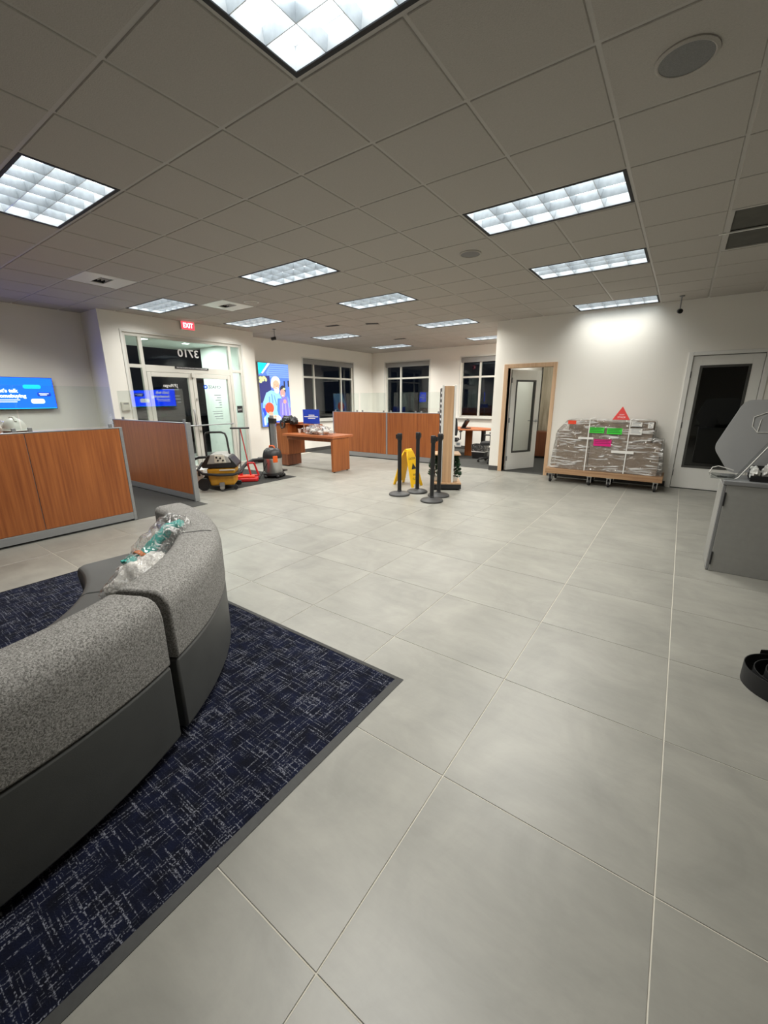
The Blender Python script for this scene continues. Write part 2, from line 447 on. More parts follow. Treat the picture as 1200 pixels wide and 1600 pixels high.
def wall(name, label, axis, pos, thick, a0, a1, holes=(), z0=0.0, z1=TOP, mat='wall_paint'):
    """wall along an axis with rectangular holes (a0,a1,z0,z1); pos..pos+thick across"""
    mb = MB()
    ev = sorted({a0, a1} | {h[0] for h in holes} | {h[1] for h in holes})
    for p, q in zip(ev, ev[1:]):
        zs = [(z0, z1)]
        for h in holes:
            if h[0] <= p and h[1] >= q:
                zs = [(h[3], z1)] + ([(z0, h[2])] if h[2] > z0 else [])
        for s, e in zs:
            if axis == 'x': mb.box(p, q, min(pos, pos + thick), max(pos, pos + thick), s, e)
            else: mb.box(min(pos, pos + thick), max(pos, pos + thick), p, q, s, e)
    return struct(mb.build(name, mat), label)

wall('wall_left_front', 'pale wall behind the cubicle with the blue display', 'y', XS, -0.15, -4.0, 3.48)
wall('wall_left_return', 'short pale return wall beside the entrance', 'x', 3.33, 0.15, XS, XE - 0.0)
wall('wall_left_entrance', 'pale wall holding the glazed entrance', 'y', XE, -0.15, 3.48, 6.49, [(3.67, 6.13, 0, 2.68)])
wall('wall_left_jog', 'return wall past the entrance', 'x', 6.34, 0.15, XF - 0.15, XE - 0.15)
wall('wall_left_far', 'pale far left wall with light box and window', 'y', XF, -0.15, 6.49, YB, [(8.58, 10.80, 0.90, 2.62)])
wall('wall_back', 'pale back wall with two dark windows', 'x', YB, 0.15, XF - 0.15, 4.4, [(-8.31, -6.62, 0.92, 2.66), (-5.56, -4.30, 0.96, 2.68)])
wall('wall_right', 'pale wall with wooden door frame and white glazed door', 'x', YW, 0.14, -3.27, 4.4, [(-2.985, -2.115, 0, 2.095), (0.02, 0.90, 0, 2.15)])
wall('wall_side', 'pale side wall out of view on the right', 'y', 4.2, 0.15, -4.0, YW)
wall('wall_rear', 'pale wall behind the camera', 'x', -4.0, -0.15, XS - 0.15, 4.35)
wall('wall_office_left', 'pale partition between office and work area', 'y', -3.27, 0.12, YW + 0.14, YB)
wall('wall_office_right', 'pale partition on the far side of the office', 'y', -1.55, 0.12, YW + 0.14, YB)

# floor: a slab in grout colour and single tiles
TS, OX, OY = 0.7374, 0.158, 0.488
floor = struct(bx('floor', (XS - 0.3, 4.5, -4.2, YB + 0.3, -0.12, -0.0025), 'grout'), 'light grey cement-look tile floor')
g = 0.0022
tile_me = None
tiles = []
for i in range(-6, 13):
    for j in range(-13, 6):
        x0, y0 = OX + j * TS, OY + i * TS
        if x0 < XS - 0.1 or x0 > 4.1 or y0 < -3.9 or y0 > YP: continue
        y1 = min(y0 + TS, YP); x1 = x0 + TS
        tiles.append((x0, x1, y0, y1))
rest = MB()
for (x0, x1, y0, y1) in tiles:
    c = ((x0 + x1) / 2, (y0 + y1) / 2, 0)
    vis = any((lambda q: q is not None and -40 < q[0] < 1240 and -40 < q[1] < 1640)(project(p)) for p in
              [(x, y, 0) for x in (x0, c[0], x1) for y in (y0, c[1], y1)])
    if not vis:
        rest.box(x0 + g, x1 - g, y0 + g, y1 - g, -0.01, 0); continue
    if abs((y1 - y0) - TS) < 1e-6:
        if tile_me is None:
            t = MB().box(-TS / 2 + g, TS / 2 - g, -TS / 2 + g, TS / 2 - g, -0.01, 0).build('floor_tile', 'floor_tile', floor, 0.0008, segs=1)
            t.location = c; tile_me = t.data
        else:
            link('floor_tile', tile_me, floor, 0.0008, c, 1)
    else:
        MB().box(x0 + g - c[0], x1 - g - c[0], y0 + g - c[1], y1 - g - c[1], -0.01, 0).build('floor_tile', 'floor_tile', floor, 0.0008, loc=c, segs=1)
tag(rest.build('floor_tile_remainder', 'floor_tile', floor), kind='stuff')

# ceiling: deck, grid bars, single tiles
CT, CX, CY = 0.61342, -0.5416, 2.38686
ceiling = struct(bx('ceiling', (XS - 0.3, 4.5, -4.2, YB + 0.3, TOP, TOP + 0.1), 'plenum'), 'suspended ceiling of square mineral tiles in a metal grid')
LIGHTS = [(-12, -2), (-2, -2), (-2, 2), (-2, 5), (-2, 9), (-7, -2), (-7, 2), (-7, 5), (-7, 9), (-7, 13), (-12, 2), (-12, 5), (-12, 9), (-12, 13), (-4, 12)]
taken = {(j + d, i) for j, i in LIGHTS for d in (0, 1)} | {(1, 4), (1, 5), (2, 4), (2, 5), (-10, 0), (-10, 3)}
cells = []
for i in range(-10, 16):
    for j in range(-15, 8):
        x0, y0 = CX + j * CT, CY + i * CT
        xc, yc = x0 + CT / 2, y0 + CT / 2
        if x0 < XS - CT or xc > 4.3 or y0 < -4.1 or y0 > YB: continue
        if yc > YW and xc > -3.27 and y0 > YW: pass
        if (j, i) in taken: continue
        q = project((xc, yc, H))
        vis = any((lambda q: q is not None and -30 < q[0] < 1230 and -30 < q[1] < 1630)(project((x, y, H))) for x in (x0, xc, x0 + CT) for y in (y0, yc, y0 + CT))
        hidden = (x0 > -3.2 and y0 > YW) or (x0 + CT < XE and 3.4 < y0 < 6.0)
        cells.append((0 if vis and not hidden else 1, math.hypot(xc, yc), xc, yc))
cells.sort()
gb = 0.0105
ctile = None; rest = MB()
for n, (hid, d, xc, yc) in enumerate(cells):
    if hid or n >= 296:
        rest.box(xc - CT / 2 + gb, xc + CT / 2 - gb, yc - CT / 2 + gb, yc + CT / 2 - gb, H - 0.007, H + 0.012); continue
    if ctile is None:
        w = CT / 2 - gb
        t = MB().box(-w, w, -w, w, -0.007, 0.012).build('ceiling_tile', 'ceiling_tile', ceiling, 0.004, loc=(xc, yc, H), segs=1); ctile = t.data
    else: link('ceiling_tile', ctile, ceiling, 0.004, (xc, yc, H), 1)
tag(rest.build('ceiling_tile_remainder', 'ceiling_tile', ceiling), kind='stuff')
def runs(lo, hi, gaps):
    out = []; p = lo
    for a, b in sorted(gaps):
        if a > p: out.append((p, a))
        p = max(p, b)
    if p < hi: out.append((p, hi))
    return out
for j in range(-14, 8):
    x = CX + j * CT
    for p, q in runs(-4.0, YB, [(CY + i * CT - 0.012, CY + (i + 1) * CT + 0.012) for jj, i in LIGHTS if jj + 1 == j]):
        bx('grid_bar', (x - 0.012, x + 0.012, p, q, H - 0.001, H + 0.03), 'grid_metal', ceiling)
for i in range(-10, 16):
    y = CY + i * CT
    if y < YB - 0.02: bx('grid_bar', (XS, 4.2, y - 0.012, y + 0.012, H - 0.0014, H + 0.03), 'grid_metal', ceiling)
# wall angle where the ceiling meets the walls in view
bx('wall_angle', (-3.3, 3.0, YW - 0.024, YW, H - 0.006, H + 0.02), 'white_metal', ceiling)
bx('wall_angle', (XE, XE + 0.022, 3.33, 6.5, H - 0.006, H + 0.02), 'white_metal', ceiling)
bx('wall_angle', (XF, XF + 0.022, 6.5, YB, H - 0.006, H + 0.02), 'white_metal', ceiling)
bx('wall_angle', (XF, -3.3, YB - 0.022, YB, H - 0.006, H + 0.02), 'white_metal', ceiling)
bx('wall_angle', (XS, XS + 0.022, -4, 3.33, H - 0.006, H + 0.02), 'white_metal', ceiling)

# troffers: housing, frame, louver blades and a lamp
names_l = {(-12, -2): 'troffer over the cubicle, beyond the left edge of the picture', (-4, 12): 'added troffer in the ceiling of the small office, out of sight', (-2, -2): 'nearest troffer overhead, its lamps showing through the louver', (-2, 2): 'louvered troffer to the right of the small round ceiling speaker',  # the office troffer is unseen, added to brighten the room behind the door
           (-2, 5): 'middle of the three louvered troffers in line before the right wall', (-2, 9): 'louvered troffer closest to the right wall above the wrapped cartons',
           (-7, -2): 'large louvered troffer at the left edge of the picture', (-7, 2): 'louvered troffer second in the middle row, above the stanchions',
           (-7, 5): 'louvered troffer third in the middle row, farther back', (-7, 9): 'louvered troffer fourth in the middle row near the right wall corner',
           (-7, 13): 'thin far troffer just left of the right wall corner', (-12, 2): 'louvered troffer right above the red exit sign, nearest the entrance',
           (-12, 5): 'louvered troffer past the exit sign, beside the hanging camera', (-12, 9): 'far troffer in the left row in front of the light box wall',
           (-12, 13): 'farthest troffer in the left row, by the room corner'}
HD = 0.10
# levels tuned by hand: dimmed close to walls, boosted towards the back
LAMP_LEVEL = {(-4, 12): 0.35, (-2, 9): 0.20, (-12, 2): 0.55, (-12, -2): 0.95, (-12, 5): 0.95, (-12, 9): 1.35, (-12, 13): 1.35, (-7, 5): 1.15, (-7, 9): 1.35, (-7, 13): 1.35, (-2, 5): 1.15, (-2, 2): 1.05}
wx, wy = CT - 0.03, CT / 2 - 0.03
house_me = louv_x = louv_y = fr_me = None
for (j, i) in LIGHTS:
    c = (CX + (j + 1) * CT, CY + (i + 0.5) * CT, H)
    L_ = thing('ceiling_troffer', names_l[(j, i)], 'ceiling light', c, 0, 'recessed louvered troffers')
    if house_me is None:
        t = 0.004
        mb = MB()
        mb.box(-wx, wx, -wy, wy, HD, HD + t)
        mb.box(-wx - t, -wx, -wy, wy, 0, HD + t); mb.box(wx, wx + t, -wy, wy, 0, HD + t)
        mb.box(-wx, wx, -wy - t, -wy, 0, HD + t); mb.box(-wx, wx, wy, wy + t, 0, HD + t)
        house_me = mb.build('housing', 'troffer_white', L_).data
        pan_me = MB().box(-wx + 0.01, wx - 0.01, -wy + 0.01, wy - 0.01, HD - 0.006, HD - 0.002).build('lamp_panel', 'troffer_glow', L_).data
        mb = MB(); a, b = 0.028, 0.004
        ox_, oy_ = CT - 0.012, CT / 2 - 0.012
        mb.box(-ox_, ox_, -oy_, -wy + 0.006, -0.004, 0.002); mb.box(-ox_, ox_, wy - 0.006, oy_, -0.004, 0.002)
        mb.box(-ox_, -wx + 0.006, -wy + 0.006, wy - 0.006, -0.004, 0.002); mb.box(wx - 0.006, ox_, -wy + 0.006, wy - 0.006, -0.004, 0.002)
        fr_me = mb.build('trim_frame', 'black_gap', L_).data
        prof = [(-0.002, 0.0), (0.002, 0.0), (0.005, 0.02), (0.012, 0.062), (-0.012, 0.062), (-0.005, 0.02)]
        louv_x = MB().prism(prof, 'x', -wx, wx)
        louv_x = louv_x.build('louver_blade', 'louver_aluminium', L_)
        louv_x.location = (0, -wy / 3, 0.002); louv_x = louv_x.data
        link('louver_blade', louv_x, L_, loc=(0, wy / 3, 0.002))
        louv_y = MB().prism(prof, 'y', -wy, wy).build('louver_blade', 'louver_aluminium', L_)
        louv_y.location = (-wx * 2 / 3, 0, 0.002); louv_y = louv_y.data
        for k in range(1, 5): link('louver_blade', louv_y, L_, loc=(-wx + wx * (k + 1) / 3, 0, 0.002))
    else:
        link('housing', house_me, L_); link('lamp_panel', pan_me, L_); link('trim_frame', fr_me, L_)
        for s in (-1, 1): link('louver_blade', louv_x, L_, loc=(0, s * wy / 3, 0.002))
        for k in range(5): link('louver_blade', louv_y, L_, loc=(-wx + wx * (k + 1) / 3, 0, 0.002))
    la = bpy.data.lights.new('lamp', 'AREA'); la.shape = 'RECTANGLE'; la.size = 2 * wx - 0.04; la.size_y = 2 * wy - 0.14
    la.energy = TROFFER_W * LAMP_LEVEL.get((j, i), 1.0); la.color = TROFFER_COL
    lo = bpy.data.objects.new('lamp', la); COL.objects.link(lo); lo.parent = L_; lo.location = (0, 0, -0.006)
    la.spread = R(128.0 if (j, i) == (-2, 9) else 140.0 if j == -12 else TROFFER_SPREAD)

# baseboards
for n, b, l in [('baseboard_right', (-3.27, -3.066, YW - 0.008, YW, 0, 0.1), 'dark rubber base beside the wooden door frame'),
                ('baseboard_right_middle', (-2.045, -0.063, YW - 0.008, YW, 0, 0.1), 'dark rubber base behind the wrapped cartons'),
                ('baseboard_far', (XF, XF + 0.008, 6.5, YB, 0, 0.1), 'dark rubber base of the far left wall'),
                ('baseboard_back', (XF, -3.27, YB - 0.008, YB, 0, 0.1), 'dark rubber base of the back wall'),
                ('baseboard_entrance', (XE, XE + 0.008, 6.13, 6.49, 0, 0.1), 'dark rubber base beside the entrance'),
                ('baseboard_screen', (XS, XS + 0.008, -4, 3.3, 0, 0.1), 'dark rubber base of the display wall')]:
    struct(bx(n, b, 'base_rubber'), l)

# carpets
struct(bx('floor_carpet_cubicle', (XS, -5.575, -3.9, 3.30, 0, 0.004), 'dark_carpet'), 'dark grey carpet of the cubicle on the left')
struct(bx('floor_carpet_back', (XF, -3.27, YP, YB, -0.004, 0.004), 'dark_carpet'), 'dark grey carpet of the work area at the back')
struct(bx('floor_carpet_office', (-3.14, 3.0, YW + 0.0, YB, -0.004, 0.004), 'dark_carpet'), 'dark grey carpet inside the office')
struct(bx('floor_mat_entrance', (XE, -6.15, 3.94, 5.60, 0, 0.006), 'entry_mat'), 'dark grey walk-off carpet inside the entrance')

# ------------------------------------------------------------------ glazed entrance
sf = frame('window_4', 'pale aluminium storefront frame with sidelights and transom around the entrance doors')
fx0, fx1 = XE - 0.075, XE - 0.012
def fbar(y0, y1, z0, z1, nm='mullion', mat='storefront_metal', dx=0.0):
    return bx(nm, (fx0 - dx, fx1 + dx, y0, y1, z0, z1), mat, sf, 0.003)
fbar(3.67, 3.72, 0, 2.68); fbar(6.08, 6.13, 0, 2.68); fbar(3.935, 4.0, 0, 2.62); fbar(5.80, 5.865, 0, 2.62)
fbar(3.72, 6.08, 2.62, 2.68, 'head_rail'); fbar(3.72, 3.935, 2.08, 2.14, 'transom_rail'); fbar(4.0, 5.80, 2.02, 2.14, 'transom_rail'); fbar(5.865, 6.08, 2.08, 2.14, 'transom_rail')
fbar(3.72, 3.935, 0, 0.10, 'sill_rail'); fbar(5.865, 6.08, 0, 0.10, 'sill_rail')
gx = XE - 0.045
def fpane(y0, y1, z0, z1): return bx('pane', (gx - 0.003, gx + 0.003, y0, y1, z0, z1), 'pane', sf)
for a in [(3.72, 3.935, 2.14, 2.62), (4.0, 5.80, 2.14, 2.62), (5.865, 6.08, 2.14, 2.62), (3.72, 3.935, 0.10, 2.08), (5.865, 6.08, 0.10, 2.08)]: fpane(*a)
# casing round the opening
tr = MB()
tr.box(XE, XE + 0.012, 3.635, 3.675, 0, 2.715).box(XE, XE + 0.012, 6.125, 6.165, 0, 2.715).box(XE, XE + 0.012, 3.675, 6.125, 2.675, 2.715)
struct(tr.build('trim_1', 'white_metal', None, 0.002), 'slim pale casing around the glazed entrance')
# street number and logos, applied to the outside of the glass so that they read backwards from here
YD, ZD = (0, 1, 0), (0, 0, 1)
def on_glass(text, y, z, size, mat, parent, mirror=True, bold=0.0, width=None, dx=0.0045):
    return lettering(text, size, mat, parent, plane_mat((gx + dx, y, z), YD, ZD), mirror=mirror, bold=bold, width=width)
on_glass('3710', 4.895, 2.395, 0.20, 'ink_white', sf, bold=0.004, width=0.44)

def leaf(name, label, y0, y1):
    o = frame(name, label)
    s = 0.075
    for nm, b in [('stile', (y0, y0 + s, 0.01, 2.015)), ('stile', (y1 - s, y1, 0.01, 2.015)), ('top_rail', (y0 + s, y1 - s, 1.935, 2.015)), ('bottom_rail', (y0 + s, y1 - s, 0.01, 0.16))]:
        bx(nm, (fx0, fx1, *b), 'storefront_metal', o, 0.004)
    bx('pane', (gx - 0.003, gx + 0.003, y0 + s, y1 - s, 0.16, 1.935), 'pane', o)
    return o
d1 = leaf('door_1', 'left leaf of the glass entrance doors, backwards lettering on it', 4.006, 4.895)
d2 = leaf('door_2', 'right leaf of the glass entrance doors, backwards logo on it', 4.905, 5.794)
# push bar and pull
bar = MB().tube([(XE + 0.05, 4.60, 0.985), (XE + 0.05, 5.72, 0.985)], 0.013, 10)
bar.tube([(XE + 0.05, 5.70, 0.985), (XE - 0.02, 5.74, 0.985)], 0.012, 8).tube([(XE + 0.05, 4.98, 0.985), (XE - 0.02, 4.95, 0.985)], 0.012, 8)
bar.build('push_bar', 'brushed_aluminium', d2, smooth=40)
pull = MB().tube([(XE - 0.01, 4.85, 1.30), (XE + 0.05, 4.83, 1.30), (XE + 0.06, 4.82, 1.28), (XE + 0.06, 4.82, 1.02), (XE + 0.05, 4.83, 1.0), (XE - 0.01, 4.85, 1.0)], 0.012, 8)
pull.build('pull_handle', 'brushed_aluminium', d1, smooth=40)
for z in (1.52, 0.86):
    MB().tube([(XE - 0.012, 4.945, z), (XE + 0.012, 4.945, z)], 0.02, 12).build('lock_cylinder', 'steel', d2, smooth=40)
bx('closer_bracket', (XE - 0.012, XE + 0.03, 4.88, 4.93, 1.94, 2.03), 'storefront_metal', d2, 0.003)
on_glass('J.P.Morgan', 4.44, 1.775, 0.085, 'ink_white', d1, width=0.29, bold=0.001)
tx = MB()
for k, (y0, y1, z) in enumerate([(4.27, 4.60, 1.70), (4.50, 4.60, 1.58), (4.50, 4.61, 1.52), (4.54, 4.61, 1.46)]):
    tx.box(gx + 0.004, gx + 0.0048, y0, y1, z - 0.008, z + 0.008)
tx.build('small_print', 'text_grey', d1)
on_glass('CHASE', 5.40, 1.765, 0.085, 'text_grey', d2, width=0.30, bold=0.002)
lg = MB()
for k in range(4):           # the octagon mark, four blades round a square
    a = k * pi / 2
    pts = [(-0.018, 0.018), (-0.018, 0.042), (0.022, 0.042), (0.042, 0.018)]
    q = [(5.19 + p[0] * cos(a) - p[1] * sin(a), 1.765 + p[0] * sin(a) + p[1] * cos(a)) for p in pts]
    lg.prism(q, 'x', gx + 0.004, gx + 0.0048)
lg.build('logo_mark', 'logo_blue', d2)
tx = MB()
for k in range(10):
    z = 1.60 - k * 0.052 - (0.03 if k > 5 else 0); w = [0.16, 0.10, 0.14, 0.07, 0.05, 0.16, 0.24, 0.22, 0.20, 0.18][k]
    tx.box(gx + 0.004, gx + 0.0048, 5.53 - w, 5.53, z - 0.006, z + 0.006)
tx.build('small_print', 'text_grey', d2)

# occupancy plaque over the doors
pq = thing('door_plaque', 'narrow dark plaque of small white print on the rail above the entrance doors', 'sign', (XE - 0.012, 4.92, 2.12))
bx('plate', (0, 0.008, -0.36, 0.36, -0.022, 0.022), 'ink_black', pq)
lettering('THIS DOOR TO REMAIN UNLOCKED DURING BUSINESS HOURS', 0.03, 'ink_white', pq, plane_mat((0.0088, 0, 0), YD, ZD), width=0.66)
# small exit decal on the right sidelight
ed = thing('exit_decal', 'small dark square reading EXIT on the right sidelight of the entrance', 'sign', (gx + 0.004, 5.985, 1.29))
bx('plate', (0, 0.003, -0.07, 0.07, -0.075, 0.075), 'ink_black', ed)
lettering('EXIT', 0.05, 'ink_white', ed, plane_mat((0.0038, 0, -0.01), YD, ZD), width=0.10)
# lit exit sign above the entrance
ex = thing('exit_sign', 'red lit exit sign on the wall above the entrance', 'exit sign', (XE, 4.90, 2.835))
bx('housing', (0.0, 0.055, -0.14, 0.14, 0.0, 0.155), 'white_metal', ex, 0.004)
fc = bx('face', (0.055, 0.06, -0.13, 0.13, 0.01, 0.145), 'exit_red', ex)
lettering('EXIT', 0.12, 'screen_white', ex, plane_mat((0.0608, 0.0, 0.078), YD, ZD), width=0.20, bold=0.002)
# wall keypad
kp = thing('alarm_keypad', 'beige alarm keypad on the wall left of the entrance', 'keypad', (XE, 3.53, 1.31))
bx('case', (0, 0.03, -0.07, 0.07, 0, 0.16), 'beige_plastic', kp, 0.006)
bx('display', (0.03, 0.032, -0.03, 0.05, 0.12, 0.145), 'satin_grey', kp)
bx('keypad_cover', (0.03, 0.036, -0.055, 0.055, 0.015, 0.095), 'beige_plastic', kp, 0.003)

# ------------------------------------------------------------------ outside at night
struct(bx('ground_pavement', (XE - 3.2, XE - 0.0, 2.6, 7.6, -0.13, -0.01), 'concrete'), 'concrete paving of the entrance alcove')
struct(bx('ground_asphalt', (-40, XS - 0.3, -12, 45, -0.2, -0.05), 'asphalt'), 'dark asphalt outside')
struct(bx('ground_asphalt_back', (-9.2, 12, YB + 0.3, 45, -0.2, -0.05), 'asphalt'), 'dark asphalt behind the building')
struct(bx('wall_alcove', (-9.98, XE - 0.15, 6.20, 6.34, -0.05, 3.0), 'alcove_paint'), 'lit pale side wall of the entrance alcove outside')
so = struct(bx('ceiling_alcove', (-10.75, XE - 0.15, 3.52, 6.34, 2.74, 2.86), 'alcove_paint'), 'lit soffit of the entrance alcove outside')
for k, y in enumerate((4.60, 5.52)):
    t = thing('recessed_downlight', ('left' if k == 0 else 'right') + ' round downlight in the soffit outside the entrance', 'downlight', (-9.43, y, 2.74))
    MB().lathe([(0.09, 0.0), (0.09, -0.006), (0.075, -0.006), (0.075, -0.002)], 24).build('ring', 'white_metal', t, smooth=40)
    MB().lathe([(0.073, -0.003), (0.073, -0.0035)], 24).build('lens', 'downlight', t)
    la = bpy.data.lights.new('lamp', 'AREA'); la.shape = 'DISK'; la.size = 0.14; la.energy = 40; la.color = (0.92, 1.0, 0.94)
    lo = bpy.data.objects.new('lamp', la); COL.objects.link(lo); lo.parent = t; lo.location = (0, 0, -0.02)

# ------------------------------------------------------------------ windows
def window(name, label, axis, pos, a0, a1, z0, z1, vbars, hbar, sgn, depth=0.10):
    """axis along which it runs; pos = wall face; sgn = direction into the wall; vbars relative metres"""
    o = frame(name, label)
    def b(nm, p, q, s, e, d0, d1, mat='storefront_metal', bev=0.003):
        lo, hi = sorted((pos + sgn * d0, pos + sgn * d1))
        if axis == 'y': return bx(nm, (lo, hi, p, q, s, e), mat, o, bev)
        return bx(nm, (p, q, lo, hi, s, e), mat, o, bev)
    w = 0.05
    b('window_frame', a0, a0 + w, z0, z1, 0.05, 0.10); b('window_frame', a1 - w, a1, z0, z1, 0.05, 0.10)
    b('window_frame', a0 + w, a1 - w, z1 - w, z1, 0.05, 0.10); b('window_frame', a0 + w, a1 - w, z0, z0 + w, 0.05, 0.10)
    xs = [a0 + w] + [v for q in vbars for v in (q - 0.028, q + 0.028)] + [a1 - w]
    for q in vbars: b('mullion', q - 0.028, q + 0.028, z0 + w, z1 - w, 0.045, 0.10)
    for p, q in zip(xs[::2], xs[1::2]):
        b('glazing_bar', p, q, hbar - 0.025, hbar + 0.025, 0.05, 0.10)
        b('pane', p, q, z0 + w, hbar - 0.025, 0.072, 0.078, 'pane', 0)
        b('pane', p, q, hbar + 0.025, z1 - w, 0.072, 0.078, 'pane', 0)
    b('roller_shade', a0 + 0.01, a1 - 0.01, z1 - 0.15, z1 - 0.005, 0.005, 0.043, 'shade_fabric', 0.01)
    b('window_sill', a0 - 0.06, a1 + 0.06, z0 - 0.035, z0, -0.06, 0.05, 'white_metal', 0.005)
    b('apron', a0 - 0.04, a1 + 0.04, z0 - 0.075, z0 - 0.035, -0.018, 0.0, 'white_metal', 0.003)
    for (p, q, s, e) in [(a0 - 0.035, a0, z0, z1 + 0.035), (a1, a1 + 0.035, z0, z1 + 0.035), (a0, a1, z1, z1 + 0.035)]:
        b('casing', p, q, s, e, -0.012, 0.0, 'white_metal', 0.002)
    return o
window('window_1', 'dark window with pale bars in the far left wall', 'y', XF, 8.58, 10.80, 0.90, 2.62, (9.05, 10.24), 2.12, -1)
window('window_2', 'dark window behind the far glass-topped partition', 'x', YB, -8.31, -6.62, 0.92, 2.66, (-7.72,), 2.16, 1)
window('window_3', 'dark window above the far work table', 'x', YB, -5.56, -4.30, 0.96, 2.68, (-4.96,), 2.12, 1)

# ------------------------------------------------------------------ wooden door frame and its open door
tf = MB()
tf.box(-3.066, -2.985, YW - 0.022, YW + 0.16, 0, 2.165).box(-2.115, -2.045, YW - 0.022, YW + 0.16, 0, 2.165).box(-2.985, -2.115, YW - 0.022, YW + 0.16, 2.09, 2.165)
struct(tf.build('trim_2', 'maple_casing', None, 0.004), 'light maple door frame in the right wall')
def hinged(name, label, hinge, ang, w, h, mat, lite, lite_mat, lever=True, side=1):
    """door leaf: local x runs from the hinge"""
    o = frame(name, label); o.location = hinge; o.rotation_euler = (0, 0, R(ang))
    t = 0.022
    x0, x1, z0, z1 = lite
    mb = MB(); mb.box(0, x0, -t, t, 0, h).box(x1, w, -t, t, 0, h).box(x0, x1, -t, t, 0, z0).box(x0, x1, -t, t, z1, h)
    mb.build('leaf', mat, o, 0.002)
    fr = 0.035
    for p in [(x0, x0 + fr, z0, z1), (x1 - fr, x1, z0, z1), (x0 + fr, x1 - fr, z0, z0 + fr), (x0 + fr, x1 - fr, z1 - fr, z1)]:
        bx('lite_frame', (p[0], p[1], -t - 0.006, t + 0.006, p[2], p[3]), 'lite_frame', o, 0.003)
    bx('pane', (x0 + fr, x1 - fr, -0.003, 0.003, z0 + fr, z1 - fr), lite_mat, o)
    if lever:
        lv = MB()
        for s in (-1, 1):
            lv.tube([(w - 0.06, s * t, 1.02), (w - 0.06, s * (t + 0.05), 1.02), (w - 0.075, s * (t + 0.055), 1.02), (w - 0.18, s * (t + 0.055), 1.02)], 0.010, 8)
            lv.tube([(w - 0.06, s * t, 1.02), (w - 0.06, s * (t + 0.008), 1.02)], 0.027, 14)
        lv.build('lever_handle', 'brushed_aluminium', o, smooth=40)
    for z in (0.25, 1.05, 1.85):
        bx('hinge', (-0.012, 0.012, -t - 0.008, -t + 0.004, z - 0.05, z + 0.05), 'satin_grey', o)
    return o
hinged('door_3', 'white office door with a tall glass lite, standing open in the maple frame', (-2.95, YW + 0.12, 0.012), 62, 0.82, 2.06, 'door_white', (0.12, 0.68, 0.36, 1.86), 'screen_glass')
# inside that office
struct(bx('wall_office_drapes', (-3.10, -1.6, 11.55, 11.62, 0.0, 2.7), 'drapery_wood'), 'streaked pale wall covering inside the office')
ob = thing('storage_cabinet', 'brown wooden cabinet inside the office behind the open door', 'cabinet', (-2.55, 11.2, 0))
bx('body', (-0.5, 0.45, -0.2, 0.25, 0.05, 0.68), 'brown_cabinet', ob, 0.004); bx('plinth', (-0.48, 0.43, -0.17, 0.24, 0.004, 0.05), 'black_plastic', ob)
bx('cabinet_door', (-0.49, -0.03, -0.22, -0.2, 0.06, 0.67), 'brown_cabinet', ob, 0.003); bx('cabinet_door', (-0.02, 0.44, -0.22, -0.2, 0.06, 0.67), 'brown_cabinet', ob, 0.003)

# ------------------------------------------------------------------ white glazed door on the right
tf = MB()
tf.box(-0.045, 0.02, YW - 0.02, YW + 0.14, 0, 2.205).box(0.90, 0.965, YW - 0.02, YW + 0.14, 0, 2.205).box(0.02, 0.90, YW - 0.02, YW + 0.14, 2.15, 2.205)
struct(tf.build('trim_3', 'door_white', None, 0.004), 'white casing of the glazed door on the right')
hinged('door_4', 'closed white door with a large dark glass lite on the right', (0.023, YW + 0.04, 0.012), 0, 0.874, 2.13, 'door_white', (0.105, 0.74, 0.35, 1.985), 'tinted_pane', lever=False)

# ------------------------------------------------------------------ rug
RX0, RX1, RY0, RY1 = -4.29, -1.035, -1.6, 1.635
rug = thing('area_rug', 'dark navy rug with scattered white dashes and a charcoal edge', 'rug', (RX1, RY1, 0))
e = 0.034
MB().box(RX0 - RX1 + e, -e, RY0 - RY1 + e, -e, 0, 0.012).build('pile', 'rug_pile', rug, 0.003)
def edge(nm, pts): MB().add([(*p, z) for z in (0, 1) for p in pts], []).build(nm, 'rubber_edge', rug)
w_, d_ = RX0 - RX1, RY0 - RY1
def strip(p0, p1, q0, q1):
    """bevelled edge strip: outer line p0-p1 on the floor, inner line q0-q1 at the pile"""
    mb = MB(); z1 = 0.013
    mb.add([(*p0, 0), (*p1, 0), (*q1, 0), (*q0, 0), (*p0, 0.003), (*p1, 0.003), (*q1, z1), (*q0, z1)],
           [(0, 3, 2, 1), (4, 5, 6, 7), (0, 1, 5, 4), (1, 2, 6, 5), (2, 3, 7, 6), (3, 0, 4, 7)])
    mb.build('edge_strip', 'rubber_edge', rug)
strip((0, 0), (0, d_), (-e, -e), (-e, d_ + e)); strip((w_, 0), (0, 0), (w_ + e, -e), (-e, -e))
strip((w_, d_), (w_, 0), (w_ + e, d_ + e), (w_ + e, -e)); strip((0, d_), (w_, d_), (-e, d_ + e), (w_ + e, d_ + e))

